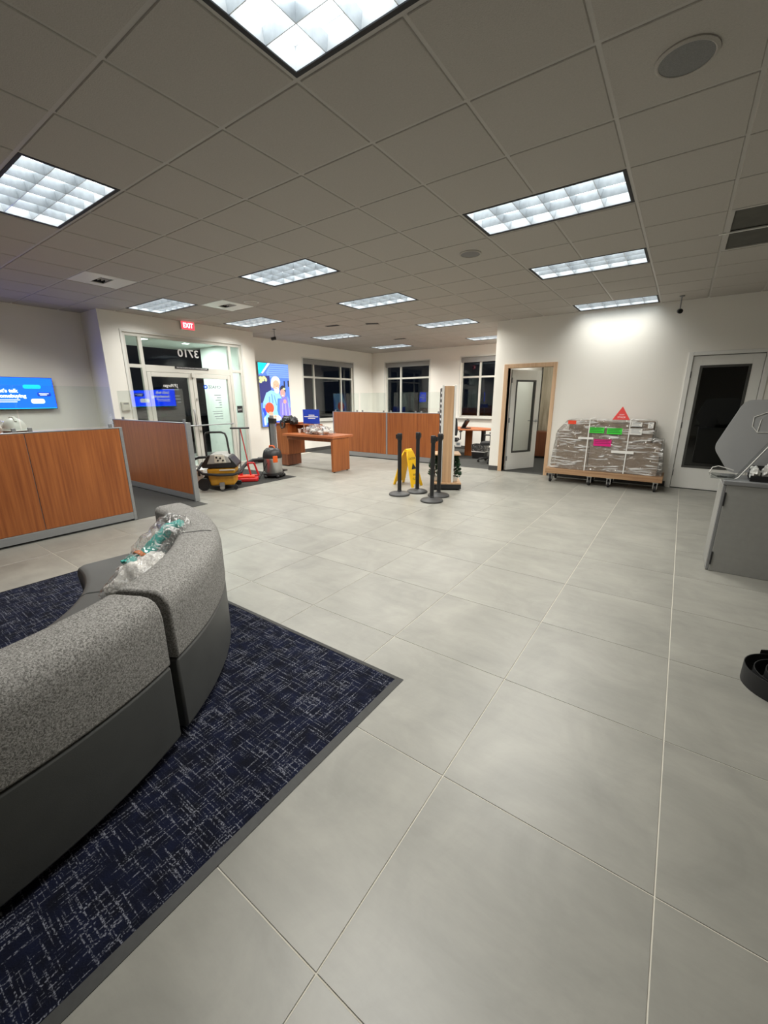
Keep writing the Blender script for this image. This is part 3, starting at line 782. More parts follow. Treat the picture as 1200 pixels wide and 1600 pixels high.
# ------------------------------------------------------------------ curved sofa, two modules
SC = (-3.137, -0.10)
RO = 1.735
def sofa(name, label, a0, a1, seams):
    t = thing(name, label, 'sofa', (SC[0], SC[1], 0.0135), 0, 'curved sofa modules')
    O = (0, 0)
    felt = [(RO - 0.245, 0.41), (RO - 0.245, 0.69), (RO - 0.238, 0.712), (RO - 0.222, 0.724), (RO - 0.20, 0.728), (RO - 0.085, 0.728), (RO - 0.050, 0.722), (RO - 0.024, 0.704), (RO - 0.008, 0.675), (RO, 0.63), (RO, 0.41)]
    MB().sweep_arc(felt, O, a0, a1, 30).build('backrest', 'heather_felt', t, 0.012, smooth=50, segs=3)
    MB().sweep_arc([(RO - 0.24, 0.05), (RO - 0.24, 0.405), (RO - 0.003, 0.405), (RO - 0.003, 0.05)], O, a0 + 0.05, a1 - 0.05, 30).build('back_shell', 'leather', t, 0.010, smooth=50)
    n = len(seams) - 1
    for k in range(n):
        b0, b1 = seams[k] + (0.1 if k else 0.05), seams[k + 1] - (0.1 if k < n - 1 else 0.05)
        MB().sweep_arc([(0.985, 0.08), (0.955, 0.38), (0.965, 0.42), (1.0, 0.435), (RO - 0.25, 0.43), (RO - 0.25, 0.08)], O, b0, b1, 16).build('seat', 'leather', t, 0.008, smooth=50)
    for k in range(len(seams)):
        if 0 < k < len(seams) - 1:
            a = seams[k]
            MB().sweep_arc([(RO - 0.247, 0.42), (RO - 0.247, 0.69), (RO - 0.222, 0.726), (RO - 0.20, 0.7305), (RO - 0.085, 0.7305), (RO - 0.048, 0.724), (RO - 0.06, 0.68), (RO - 0.2, 0.68)], O, a - 0.12, a + 0.12, 1).build('back_seam', 'leather_seam', t)
    for a in (a0 + 4, a1 - 4):
        for r in (1.08, RO - 0.09):
            MB().lathe([(0.028, 0), (0.032, 0.06), (0.032, 0.085)], 14, (r * cos(R(a)), r * sin(R(a)), 0)).build('foot', 'black_plastic', t, smooth=40)
    return t
sofa('sofa_module', 'grey sofa module nearest the camera at the left edge, felt back and charcoal base', -34, 27.2, (-34, -3, 27.2))
sofa('sofa_module', 'grey sofa module in the middle of the rug, plastic bag lying on its seat', 28.6, 87.5, (28.6, 57, 87.5))

# clear bag of mop heads leaning on the far module
bag = thing('plastic_bag', 'clear plastic bag of white and teal mop cloths leaning on the sofa back', 'plastic bag', (-2.40, 0.95, 0.452))
def blob_path(name, mat, pts, rs, flat=0.7, jit=0.25, freq=7, seed=1.0, n=18, sub=5, parent=bag):
    """lumpy sleeve along a path"""
    P_ = [Vector(p) for p in pts]; path = []; rad = []
    for i in range(len(P_) - 1):
        for k in range(sub):
            f = k / sub; path.append(P_[i].lerp(P_[i + 1], f)); rad.append(rs[i] * (1 - f) + rs[i + 1] * f)
    path.append(P_[-1]); rad.append(rs[-1])
    vs = []; fs = []
    for i, p in enumerate(path):
        tt = (path[min(i + 1, len(path) - 1)] - path[max(i - 1, 0)]).normalized()
        a = tt.cross(Vector((0, 0, 1))).normalized(); b = a.cross(tt)
        for k in range(n):
            d = a * cos(2 * pi * k / n) + b * sin(2 * pi * k / n) * flat
            q = 1 + jit * noise.noise((p + d * rad[i]) * freq * 3 + Vector((seed, 0, 0)))
            vs.append(p + d * rad[i] * q)
    for i in range(len(path) - 1):
        for k in range(n): fs.append((i * n + k, i * n + (k + 1) % n, (i + 1) * n + (k + 1) % n, (i + 1) * n + k))
    fs.append(tuple(range(n))[::-1]); fs.append(tuple(range((len(path) - 1) * n, len(path) * n)))
    return MB().add(vs, fs).build(name, mat, parent, smooth=60)
# local coordinates about the base point; the sleeve runs along the seat crease and over the back
bp = [(-0.02, -0.20, 0.02), (0.02, -0.10, 0.07), (0.04, 0.0, 0.10), (0.02, 0.10, 0.14), (-0.02, 0.18, 0.21), (-0.04, 0.25, 0.28), (0.02, 0.30, 0.31)]
blob_path('film', 'clear_film', bp, [0.03, 0.10, 0.145, 0.15, 0.15, 0.13, 0.08], 0.75, 0.35, 6, 2.0, 22)
blob_path('mop_cloth', 'white_cloth', [(-0.01, -0.17, 0.03), (0.03, -0.09, 0.065), (0.05, 0.0, 0.09), (0.06, 0.08, 0.12), (0.07, 0.14, 0.15)], [0.04, 0.09, 0.125, 0.12, 0.08], 0.75, 0.5, 9, 4.0)
blob_path('teal_cloth', 'teal_cloth', [(-0.05, -0.03, 0.13), (-0.05, 0.06, 0.17), (-0.05, 0.14, 0.23), (-0.03, 0.22, 0.30), (0.02, 0.27, 0.33)], [0.08, 0.06, 0.05, 0.06, 0.045], 0.5, 0.4, 9, 6.0)
blob_path('orange_tag', 'orange_strip', [(-0.12, 0.03, 0.165), (-0.05, 0.03, 0.205), (0.02, 0.03, 0.20)], [0.016, 0.018, 0.016], 0.35, 0.1, 9, 1.0)

# ------------------------------------------------------------------ glass-topped partitions
def partition(name, label, axis, pos, thick, a0, a1, seams, posts, glass_spans, end_hi=True, zb=0.11, zt=1.17):
    """pos = face toward the camera, thick goes away from it; a0..a1 along the axis"""
    t = thing(name, label, 'partition', (0, 0, 0), 0, 'cherry panel partitions with glass tops')
    def b(nm, p, q, d0, d1, s, e_, mat, bev=0.003):
        lo, hi = sorted((pos + thick * d0, pos + thick * d1))
        if axis == 'y': return bx(nm, (lo, hi, p, q, s, e_), mat, t, bev)
        return bx(nm, (p, q, lo, hi, s, e_), mat, t, bev)
    pw = 0.035
    b('core', a0 + pw, a1 - pw, 0.2, 0.8, 0.03, zt, 'satin_grey', 0)
    b('end_post', a0, a0 + pw, 0, 1, 0.004, zt + 0.012, 'brushed_aluminium'); b('end_post', a1 - pw, a1, 0, 1, 0.004, zt + 0.012, 'brushed_aluminium')
    b('top_cap', a0 + pw, a1 - pw, 0.0, 1.0, zt, zt + 0.012, 'brushed_aluminium')
    b('kick_base', a0 + pw, a1 - pw, 0.02, 0.98, 0.02, zb, 'brushed_aluminium')
    for q in posts: b('joint_post', q - 0.022, q + 0.022, -0.02, 1.02, 0.02, zt + 0.006, 'brushed_aluminium')
    ev = sorted([a0 + pw, a1 - pw] + [v for q in posts for v in (q - 0.022, q + 0.022)] + [v for q in seams for v in (q, q)])
    for p, q in zip(ev[::2], ev[1::2]):
        b('wood_panel', p + 0.003, q - 0.003, 0.0, 0.2, zb + 0.004, zt - 0.003, 'cherry_panel', 0.002)
        b('wood_panel', p + 0.003, q - 0.003, 0.8, 1.0, zb + 0.004, zt - 0.003, 'cherry_panel', 0.002)
    for p, q in glass_spans:
        b('glass_screen', p, q, 0.44, 0.56, zt + 0.03, zt + 0.485, 'screen_glass', 0)
        for c in (p + 0.06, q - 0.06):
            b('glass_clip', c - 0.018, c + 0.018, 0.3, 0.7, zt + 0.012, zt + 0.055, 'satin_grey', 0.003)
    return t
partition('office_partition', 'nearest cherry panel partition along the left edge, white hard hat behind its glass', 'y', -5.58, -0.06, -0.46, 2.305, (0.45, 1.355), (), ((-0.4, 1.345), (1.36, 2.25)))
hc = thing('file_cabinet', 'grey cabinet hidden behind the nearest partition, under the white hard hat', 'cabinet', (-6.05, 1.3, 0.004))
bx('body', (-0.36, 0.36, -0.75, 0.6, 0, 1.095), 'satin_grey', hc, 0.004); bx('cabinet_top', (-0.38, 0.38, -0.77, 0.62, 1.095, 1.12), 'cherry_top', hc, 0.003)
partition('office_partition', 'cherry panel partition in front of the entrance doors, blue screen mirrored in its glass', 'x', 3.265, 0.075, -8.24, -5.84, (), (), ((-7.95, -5.88),))
partition('office_partition', 'long cherry panel partition at the back, behind the stanchions', 'x', YP + 0.02, 0.06, -7.87, -4.50, (-6.92, -5.14), (-6.05,), ((-7.84, -6.96), (-6.90, -6.10), (-6.0, -5.16), (-5.12, -4.54)), zb=0.13)

# hard hat and crumpled bag on the shelf behind the nearest partition
hh = thing('hard_hat', 'white hard hat behind the glass of the nearest partition', 'hard hat', (-5.93, 1.375, 1.124))
shell = MB(); n = 24; vs = []; fs = []
for j in range(9):
    tt = pi / 2 * j / 8
    for k in range(n):
        a = 2 * pi * k / n
        vs.append((0.12 * sin(tt) * cos(a), 0.105 * sin(tt) * sin(a) , 0.075 + 0.125 * cos(tt)))
for j in range(8):
    for k in range(n): fs.append((j * n + k, (j + 1) * n + k, (j + 1) * n + (k + 1) % n, j * n + (k + 1) % n))
b0 = len(vs)
for k in range(n):
    a = 2 * pi * k / n; s = 1.16 + 0.28 * max(0, cos(a)) ** 3
    vs.append((0.12 * s * cos(a), 0.105 * s * sin(a), 0.066))
for k in range(n): fs.append((8 * n + k, b0 + k, b0 + (k + 1) % n, 8 * n + (k + 1) % n))
sh = shell.add(vs, fs).build('shell', 'ceramic_white', hh, smooth=60); sh.modifiers.new('solid', 'SOLIDIFY').thickness = 0.004
MB().prism([(-0.10, 0.20), (-0.05, 0.213), (0.05, 0.213), (0.10, 0.165), (0.095, 0.16), (0.05, 0.196), (-0.05, 0.196), (-0.095, 0.16)], 'y', -0.012, 0.012).build('ridge', 'ceramic_white', hh, 0.004)
MB().lathe([(0.098, 0.0), (0.104, 0.0), (0.104, 0.06), (0.098, 0.06)], 24).build('suspension_band', 'black_plastic', hh, smooth=40)
cb = thing('crumpled_bag', 'crumpled clear bag under the blue wall display', 'plastic bag', (-6.25, 1.25, 1.138))
MB().ellipsoid((0, 0, 0.10), 0.10, 0.11, 0.10, 18, 12, 0.5, 2.5, 5).build('film', 'clear_film', cb, smooth=60)
MB().ellipsoid((0, 0, 0.055), 0.08, 0.09, 0.055, 14, 8, 0.4, 2.5, 8).build('contents', 'white_cloth', cb, smooth=60)

# ------------------------------------------------------------------ wall display with its blue slide
sc = thing('wall_display', 'bright blue wall display at the left edge reading Let’s talk homebuying', 'screen', (XS, 2.245, 1.37))
bx('bracket', (0, 0.04, -0.2, 0.2, 0.1, 0.4), 'black_plastic', sc)
bx('bezel', (0.04, 0.075, -0.445, 0.445, -0.005, 0.50), 'black_plastic', sc, 0.004)
bx('picture', (0.0751, 0.0765, -0.437, 0.437, 0.003, 0.492), 'screen_blue', sc)
bx('light_strip', (0.0766, 0.0772, -0.437, 0.437, 0.003, 0.012), 'screen_cyan', sc)
def rrect(y0, y1, z0, z1, r, n=5):
    pts = []
    for cy, cz, a in [(y1 - r, z1 - r, 0), (y0 + r, z1 - r, 90), (y0 + r, z0 + r, 180), (y1 - r, z0 + r, 270)]:
        for k in range(n + 1): pts.append((cy + r * cos(R(a + 90 * k / n)), cz + r * sin(R(a + 90 * k / n))))
    return pts
MB().prism(rrect(0.03, 0.27, 0.32, 0.385, 0.03), 'x', 0.0766, 0.0772).build('speech_bubble', 'screen_cyan', sc)
MB().prism(rrect(0.20, 0.39, 0.20, 0.265, 0.025), 'x', 0.0766, 0.0772).build('speech_bubble', 'screen_navy', sc)
MB().prism(rrect(0.10, 0.285, 0.085, 0.16, 0.03), 'x', 0.0766, 0.0772).build('speech_bubble', 'screen_white', sc)
lettering("Let's talk", 0.075, 'screen_white', sc, plane_mat((0.0768, -0.32, 0.285), YD, ZD), align='LEFT', bold=0.003)
lettering('homebuying', 0.075, 'screen_white', sc, plane_mat((0.0768, -0.32, 0.205), YD, ZD), align='LEFT', bold=0.003)
t = MB()
for a in [(-0.32, -0.04, 0.145), (-0.32, -0.08, 0.115), ]: t.box(0.0766, 0.077, a[0], a[1], a[2] - 0.006, a[2] + 0.006)
for a in [(0.225, 0.36, 0.243), (0.235, 0.33, 0.222)]: t.box(0.0773, 0.0776, a[0], a[1], a[2] - 0.004, a[2] + 0.004)
t.build('small_print', 'screen_white', sc)

# ------------------------------------------------------------------ light box with a family picture
lb = thing('light_box', 'tall bright light box picture of a white-haired man with a ball hugging a child', 'light box', (XF, 7.49, 0.81))
W_, H_ = 1.0, 1.60
bx('case', (0, 0.05, -W_ / 2, W_ / 2, 0, H_), 'brushed_aluminium', lb, 0.003)
pm = []
def pcol(name, r, g, b, s=1.4): emit('picture_' + name, srgb(r, g, b), s); return 'picture_' + name
PC = {k: pcol(k, *v) for k, v in dict(blue=(84, 124, 226), siding=(122, 160, 240), line=(40, 70, 170), cyan=(0, 226, 240), white=(240, 246, 255), navy=(40, 44, 112),
      leaf=(206, 214, 150), hair=(236, 240, 226), skin=(236, 178, 146), shade=(190, 120, 96), shirt=(150, 206, 244), fold=(70, 124, 214), ball=(240, 84, 50), ballline=(180, 40, 30),
      deep=(30, 74, 210), dress=(132, 122, 222), dress2=(176, 166, 240), dark=(30, 36, 60), child=(232, 160, 150), cream=(255, 240, 220)).items()}
pn = list(PC); pim = MB()
lay = [0.0505]
def sh_poly(c, pts):
    lay[0] += 0.00012
    pim.prism([(-W_ / 2 + s * W_, H_ - t_ * H_) for s, t_ in pts], 'x', lay[0], lay[0] + 0.0001, pn.index(c))
def sh_oval(c, s, t_, rs, rt, rot=0, n=20):
    sh_poly(c, [(s + rs * cos(2 * pi * k / n) * cos(rot) - rt * 1.6 * sin(2 * pi * k / n) * sin(rot), t_ + (rs * cos(2 * pi * k / n) * sin(rot) / 1.6 + rt * sin(2 * pi * k / n) * cos(rot))) for k in range(n)])
e_ = 0.006
sh_poly('blue', [(e_, e_), (1 - e_, e_), (1 - e_, 1 - e_), (e_, 1 - e_)])
sh_poly('siding', [(0.42, e_), (1 - e_, e_), (1 - e_, 0.22), (0.30, 0.22), (0.24, 0.15)])
for k in range(6): sh_poly('line', [(0.40 - 0.02 * k, 0.03 + k * 0.033), (1 - e_, 0.022 + k * 0.033), (1 - e_, 0.028 + k * 0.033), (0.40 - 0.02 * k, 0.036 + k * 0.033)])
sh_poly('cyan', [(e_, e_), (0.28, e_), (0.08, 0.16), (e_, 0.18)])
sh_poly('white', [(0.31, e_), (0.39, e_), (0.13, 0.17), (0.09, 0.16)])
sh_poly('navy', [(e_, 0.20), (0.34, 0.20), (0.38, 0.45), (0.26, 0.60), (e_, 0.62)])
for a in [(0.06, 0.24, 0.06, 0.03), (0.16, 0.23, 0.06, 0.025), (0.05, 0.29, 0.05, 0.025), (0.22, 0.26, 0.035, 0.03), (0.12, 0.27, 0.05, 0.02)]: sh_oval('leaf', *a)
for a in [(0.80, 0.27), (0.94, 0.26)]: sh_poly('dark', [(a[0], a[1]), (a[0] + 0.05, a[1]), (a[0] + 0.05, a[1] + 0.10), (a[0], a[1] + 0.10)])
sh_poly('shirt', [(0.20, 0.46), (0.36, 0.42), (0.62, 0.46), (0.74, 0.58), (0.74, 0.84), (0.62, 0.97), (0.14, 0.97), (0.05, 0.78), (0.08, 0.60)])
sh_poly('fold', [(0.56, 0.55), (0.70, 0.55), (0.74, 0.84), (0.60, 0.92), (0.52, 0.74)])
for a in [(0.36, 0.48, 0.38, 0.62), (0.44, 0.50, 0.50, 0.66), (0.28, 0.52, 0.27, 0.64), (0.12, 0.64, 0.10, 0.80)]:
    sh_poly('fold', [(a[0], a[1]), (a[0] + 0.02, a[1]), (a[2] + 0.025, a[3]), (a[2], a[3])])
sh_poly('deep', [(0.04, 0.70), (0.16, 0.70), (0.16, 0.80), (0.08, 0.84)])
sh_oval('hair', 0.53, 0.285, 0.15, 0.085); sh_oval('skin', 0.535, 0.345, 0.115, 0.085, 0.2); sh_oval('hair', 0.55, 0.42, 0.085, 0.05, 0.15); sh_oval('hair', 0.40, 0.33, 0.035, 0.05)
sh_oval('shade', 0.53, 0.385, 0.03, 0.008); sh_oval('shade', 0.50, 0.335, 0.02, 0.006); sh_oval('shade', 0.59, 0.338, 0.02, 0.006); sh_poly('shade', [(0.55, 0.34), (0.572, 0.37), (0.54, 0.372)])
sh_oval('dark', 0.76, 0.41, 0.10, 0.07); sh_oval('child', 0.745, 0.465, 0.085, 0.065, -0.15); sh_oval('leaf', 0.80, 0.395, 0.05, 0.018)
sh_oval('shade', 0.72, 0.46, 0.014, 0.005); sh_oval('shade', 0.79, 0.458, 0.014, 0.005); sh_oval('white', 0.745, 0.505, 0.03, 0.008)
sh_poly('dress', [(0.62, 0.58), (0.72, 0.54), (0.86, 0.52), (0.97, 0.60), (1 - e_, 0.80), (1 - e_, 0.92), (0.70, 0.97), (0.60, 0.80)])
for a in [(0.70, 0.62, 0.68, 0.82), (0.80, 0.64, 0.80, 0.86), (0.90, 0.62, 0.93, 0.84)]: sh_poly('dress2', [(a[0], a[1]), (a[0] + 0.03, a[1]), (a[2] + 0.04, a[3]), (a[2], a[3])])
sh_oval('child', 0.80, 0.60, 0.055, 0.035, 0.5)
sh_poly('siding', [(0.88, 0.50), (0.96, 0.56), (1 - e_, 0.70), (0.94, 0.70)])
sh_oval('ball', 0.27, 0.70, 0.145, 0.088)
for k in (-0.06, 0.0, 0.06): sh_poly('ballline', [(0.27 + k - 0.004, 0.63), (0.27 + k + 0.004, 0.63), (0.27 + k * 1.5 + 0.004, 0.77), (0.27 + k * 1.5 - 0.004, 0.77)])
sh_oval('skin', 0.30, 0.79, 0.08, 0.03, 0.2); sh_oval('cream', 0.48, 0.86, 0.16, 0.045, 0.15); sh_oval('skin', 0.44, 0.84, 0.05, 0.02)
sh_poly('deep', [(0.16, 0.93), (0.66, 0.91), (0.70, 1 - e_), (0.14, 1 - e_)]); sh_poly('white', [(0.06, 0.86), (0.10, 0.84), (0.12, 0.97), (0.07, 0.97)])
pim.build('picture', [PC[k] for k in pn], lb)

# ------------------------------------------------------------------ desk by the light box, with a hutch
dk = thing('desk', 'cherry desk with a panel leg and a hutch in front of the light box', 'desk', (-6.72, 6.62, 0))
def dbx(nm, b, mat='cherry_panel', par=dk, bev=0.003): return bx(nm, (b[0] + 6.72, b[1] + 6.72, b[2] - 6.62, b[3] - 6.62, b[4], b[5]), mat, par, bev)
dbx('desktop', (-7.30, -5.775, 6.31, 6.98, 0.715, 0.765), 'cherry_top')
dbx('apron', (-7.28, -5.85, 6.42, 6.445, 0.63, 0.715))
dbx('panel_leg', (-5.845, -5.79, 6.325, 6.85, 0.02, 0.715))
for y in (6.38, 6.79): dbx('glide', (-5.83, -5.805, y - 0.02, y + 0.02, 0, 0.02), 'black_plastic')
cab = dbx('pedestal', (-7.68, -7.29, 6.47, 6.98, 0.27, 0.965))
dbx('pedestal_top', (-7.70, -7.27, 6.45, 7.0, 0.965, 0.985), 'cherry_top')
dbx('pedestal_foot', (-7.65, -7.31, 6.44, 6.86, 0.02, 0.27), 'brown_cabinet')
for x in (-7.62, -7.34): dbx('glide', (x - 0.02, x + 0.02, 6.46, 6.50, 0, 0.02), 'black_plastic')
dbx('hutch_shelf', (-7.27, -6.68, 6.70, 6.98, 0.935, 0.955), 'cherry_top')
dbx('hutch_back', (-7.27, -6.68, 6.965, 6.98, 0.765, 0.935), 'brown_cabinet')
dbx('hutch_divider', (-6.70, -6.68, 6.70, 6.965, 0.765, 0.935)); dbx('hutch_divider', (-6.98, -6.96, 6.70, 6.965, 0.765, 0.935))
for k, x in enumerate((-7.10, -6.83)):
    c = thing('paper_cup', ('left' if k == 0 else 'right') + ' small white cup in the desk hutch cubby', 'cup', (x, 6.66, 0.766), 0, 'cups in the desk hutch')
    MB().lathe([(0.030, 0), (0.040, 0.085), (0.0365, 0.085), (0.028, 0.006)], 16).build('cup_wall', 'ceramic_white', c, smooth=40)
    MB().lathe([(0.041, 0.083), (0.0425, 0.088), (0.0365, 0.088)], 16).build('rim', 'ceramic_white', c, smooth=40)
bs = thing('counter_sign', 'blue upright sign with white print on the desk hutch', 'sign', (-6.89, 6.84, 0.956), 6)
bx('plate', (-0.235, 0.235, -0.006, 0.006, 0.012, 0.325), 'blue_sign', bs, 0.002); bx('foot', (-0.235, 0.235, -0.04, 0.04, 0, 0.012), 'acrylic', bs)
t = MB()
for x0, x1, z in [(-0.07, 0.10, 0.20), (-0.20, 0.20, 0.165), (-0.09, 0.12, 0.13)]: t.box(x0, x1, -0.0068, -0.006, z - 0.009, z + 0.009)
t.build('small_print', 'ink_white', bs)
bb = thing('equipment_bundle', 'black bundle of cables and straps on the desk corner', 'cables', (-7.40, 6.58, 0.986))
MB().ellipsoid((0.02, 0.0, 0.055), 0.16, 0.11, 0.10, 20, 12, 0.5, 3.5, 3).build('bundle', 'black_plastic', bb, smooth=60)
MB().ellipsoid((0.18, 0.02, 0.05), 0.13, 0.09, 0.085, 18, 10, 0.5, 3.5, 9).build('bundle', 'clutter_dark', bb, smooth=60)
for k in range(7):
    a = k * 0.9; MB().tube([(0.05 + 0.15 * cos(a + q * 0.5) * (1 - 0.05 * q), -0.02 + 0.11 * sin(a + q * 0.5), 0.03 + 0.02 * k * 0.7 + 0.03 * sin(q)) for q in range(9)], 0.009, 6).build('cable', ['black_plastic', 'black_rubber', 'satin_grey'][k % 3], bb, smooth=60)
MB().tube([(-0.05, -0.14, 0.06), (-0.07, -0.16, -0.02), (-0.03, -0.165, -0.12), (0.03, -0.15, -0.10), (0.05, -0.13, 0.03)], 0.02, 8).build('cable', 'black_plastic', bb, smooth=60)
pb = thing('plastic_bag', 'clear plastic bag of mixed hardware lying on the desk top', 'plastic bag', (-6.38, 6.52, 0.768))
MB().ellipsoid((0, 0, 0.085), 0.40, 0.13, 0.105, 26, 12, 0.6, 3.0, 2).build('film', 'clear_film', pb, smooth=60)
for k in range(9):
    MB().ellipsoid((-0.26 + 0.062 * k, 0.02 * sin(k * 2), 0.06 + 0.03 * cos(k * 1.7)), 0.07, 0.07, 0.055, 12, 8, 0.6, 3, k).build('contents', ['clutter_mix', 'white_cloth', 'clutter_dark', 'white_cloth', 'clutter_mix'][k % 5], pb, smooth=50)

# ------------------------------------------------------------------ stanchions
ST = [(-3.55, 5.43, 0.985, 'leftmost black stanchion post, left of the yellow floor sign', 170), (-3.41, 5.755, 0.985, 'black stanchion post standing right before the yellow floor sign', 90),
      (-2.905, 5.34, 0.985, 'black stanchion post nearest the camera', 60), (-2.985, 5.71, 0.985, 'rightmost black stanchion post, against the wooden display tower', 90)]
parts = None
for (x, y, h, lab, rz) in ST:
    s = thing('stanchion', lab, 'stanchion', (x, y, 0), rz, 'black belt stanchions')
    if parts is None:
        parts = [('base', MB().lathe([(0.168, 0.0), (0.172, 0.006), (0.170, 0.022), (0.155, 0.034), (0.06, 0.055), (0.034, 0.062), (0.0, 0.062)], 40).build('base', 'stanchion_base', s, smooth=35).data)]
        parts.append(('post', MB().lathe([(0.031, 0.06), (0.031, 0.88)], 24).build('post', 'black_plastic', s, smooth=40).data))
        parts.append(('belt_head', MB().lathe([(0.036, 0.88), (0.039, 0.885), (0.039, 0.975), (0.034, 0.985), (0.0, 0.985)], 24).build('belt_head', 'black_plastic', s, smooth=40).data))
        parts.append(('belt_clip', MB().box(0.034, 0.062, -0.026, 0.026, 0.90, 0.965).build('belt_clip', 'black_rubber', s).data))
        parts.append(('collar', MB().lathe([(0.036, 0.058), (0.036, 0.075), (0.031, 0.08)], 24).build('collar', 'black_plastic', s, smooth=40).data))
    else:
        for nm, me in parts: link(nm, me, s)

# ------------------------------------------------------------------ wet floor sign
wf = thing('wet_floor_sign', 'yellow folding wet floor sign between the stanchions', 'floor sign', (-3.86, 6.18, 0), -8)
for sgn in (-1, 1):
    def lf(u, v, off=0.0):      # u across, v along the leaf
        return (sgn * (0.215 - 0.185 * v / 0.64) + sgn * off, u, v)
    ring = [(-0.15, 0), (-0.15, 0.03), (-0.105, 0.54), (-0.07, 0.62), (0.07, 0.62), (0.105, 0.54), (0.15, 0.03), (0.15, 0), (0.10, 0), (0.085, 0.05), (-0.085, 0.05), (-0.10, 0)]
    n = len(ring); vs = [lf(u, v, 0.012) for u, v in ring] + [lf(u, v, -0.012) for u, v in ring]
    fs = [tuple(range(n)), tuple(range(n, 2 * n))[::-1]] + [(i, n + i, n + (i + 1) % n, (i + 1) % n) for i in range(n)]
    MB().add(vs, fs).build('leaf', 'yellow_plastic', wf, 0.004)
    M0 = Vector(lf(0, 0.36, 0.0128)); up = (Vector(lf(0, 0.6)) - Vector(lf(0, 0.2))).normalized(); xd = Vector((0, sgn, 0))
    for txt, dz, sz, w in [('CAUTION', 0.13, 0.055, 0.17), ('WET', -0.16, 0.06, 0.12), ('FLOOR', -0.23, 0.06, 0.17)]:
        lettering(txt, sz, 'ink_black', wf, plane_mat(M0 + up * dz, xd, up), width=w)
    tri = []
    for k in range(3):
        a = pi / 2 + k * 2 * pi / 3; tri.append(M0 + xd * 0.075 * cos(a) + up * (0.075 * sin(a) - 0.02))
    nrm = xd.cross(up)
    MB().add([p for p in tri] + [p + nrm * 0.0005 for p in tri], [(0, 1, 2), (5, 4, 3), (0, 3, 4, 1), (1, 4, 5, 2), (2, 5, 3, 0)]).build('warning_mark', 'ink_black', wf)
MB().tube([(0, -0.075, 0.625), (0, 0.075, 0.625)], 0.028, 12).build('handle', 'yellow_plastic', wf, smooth=40)

# ------------------------------------------------------------------ display tower with plants
kt = thing('display_tower', 'tall narrow wooden display tower with white sides on a dark base', 'display stand', (-3.235, 6.42, 0), 31)
bx('plinth', (-0.25, 0.25, -0.30, 0.30, 0.02, 0.10), 'black_plastic', kt, 0.004); bx('plinth_top', (-0.25, 0.25, -0.30, 0.30, 0.10, 0.125), 'kiosk_wood', kt, 0.003)
for a in ((-0.2, -0.25), (0.2, -0.25), (-0.2, 0.25), (0.2, 0.25)):
    MB().lathe([(0.02, 0), (0.02, 0.02)], 10, (a[0], a[1], 0)).build('caster', 'black_rubber', kt)
bx('column', (-0.075, 0.075, -0.27, 0.27, 0.125, 1.70), 'kiosk_wood', kt, 0.003)
bx('side_panel', (-0.115, -0.078, -0.262, 0.27, 0.125, 1.715), 'ceramic_white', kt, 0.003); bx('side_panel', (0.078, 0.115, -0.262, 0.27, 0.125, 1.715), 'ceramic_white', kt, 0.003)
bx('poster', (-0.119, -0.1152, -0.25, 0.24, 0.95, 1.67), 'ink_black', kt); bx('poster', (0.1152, 0.119, -0.20, 0.25, 0.6, 1.45), 'satin_grey', kt)
t = MB()
for k in range(7): t.box(-0.1196, -0.1191, -0.22, -0.02 + 0.03 * (k % 3), 1.58 - k * 0.085, 1.615 - k * 0.085)
t.build('small_print', 'ink_white', kt)
bx('shelf', (0.115, 0.235, -0.22, 0.22, 0.58, 0.60), 'kiosk_wood', kt, 0.003); bx('shelf', (-0.235, -0.115, -0.22, 0.22, 0.58, 0.60), 'kiosk_wood', kt, 0.003)
def plant(name, label, loc, h):
    p = thing(name, label, 'plant', loc)
    MB().lathe([(0.045, 0), (0.055, 0.01), (0.065, 0.085), (0.058, 0.085), (0.05, 0.05)], 18).build('pot', 'ceramic_white', p, smooth=40)
    rnd = random.Random(int(h * 1000)); fol = MB()
    for k in range(420):
        z = 0.07 + (h - 0.07) * rnd.random() ** 0.8; rr = (0.085 * (1 - ((z - 0.07) / (h - 0.05)) ** 1.6) + 0.012) * math.sqrt(rnd.random())
        a = rnd.random() * 2 * pi; c = Vector((rr * cos(a), rr * sin(a), z))
        d = Vector((cos(a) + rnd.uniform(-.5, .5), sin(a) + rnd.uniform(-.5, .5), rnd.uniform(0.1, 0.9))).normalized(); l = rnd.uniform(0.04, 0.07)
        s = d.cross(Vector((rnd.uniform(-1, 1), rnd.uniform(-1, 1), rnd.uniform(-1, 1)))).normalized() * l * 0.28; up = d.cross(s).normalized() * 0.004
        fol.add([c, c + d * l * 0.5 + s + up, c + d * l, c + d * l * 0.5 - s + up], [(0, 1, 2, 3)])
    tag(fol.build('foliage', 'leaf_green', p), kind='stuff')
    MB().tube([(0, 0, 0.04), (0.005, 0, h * 0.6)], 0.006, 6).build('stem', 'brown_cabinet', p)
plant('potted_plant', 'small dark green potted plant on the right side of the display tower base', (-3.035, 6.36, 0.126), 0.43)
plant('potted_plant', 'small dark green potted plant on the left side of the display tower base', (-3.335, 6.22, 0.126), 0.44)

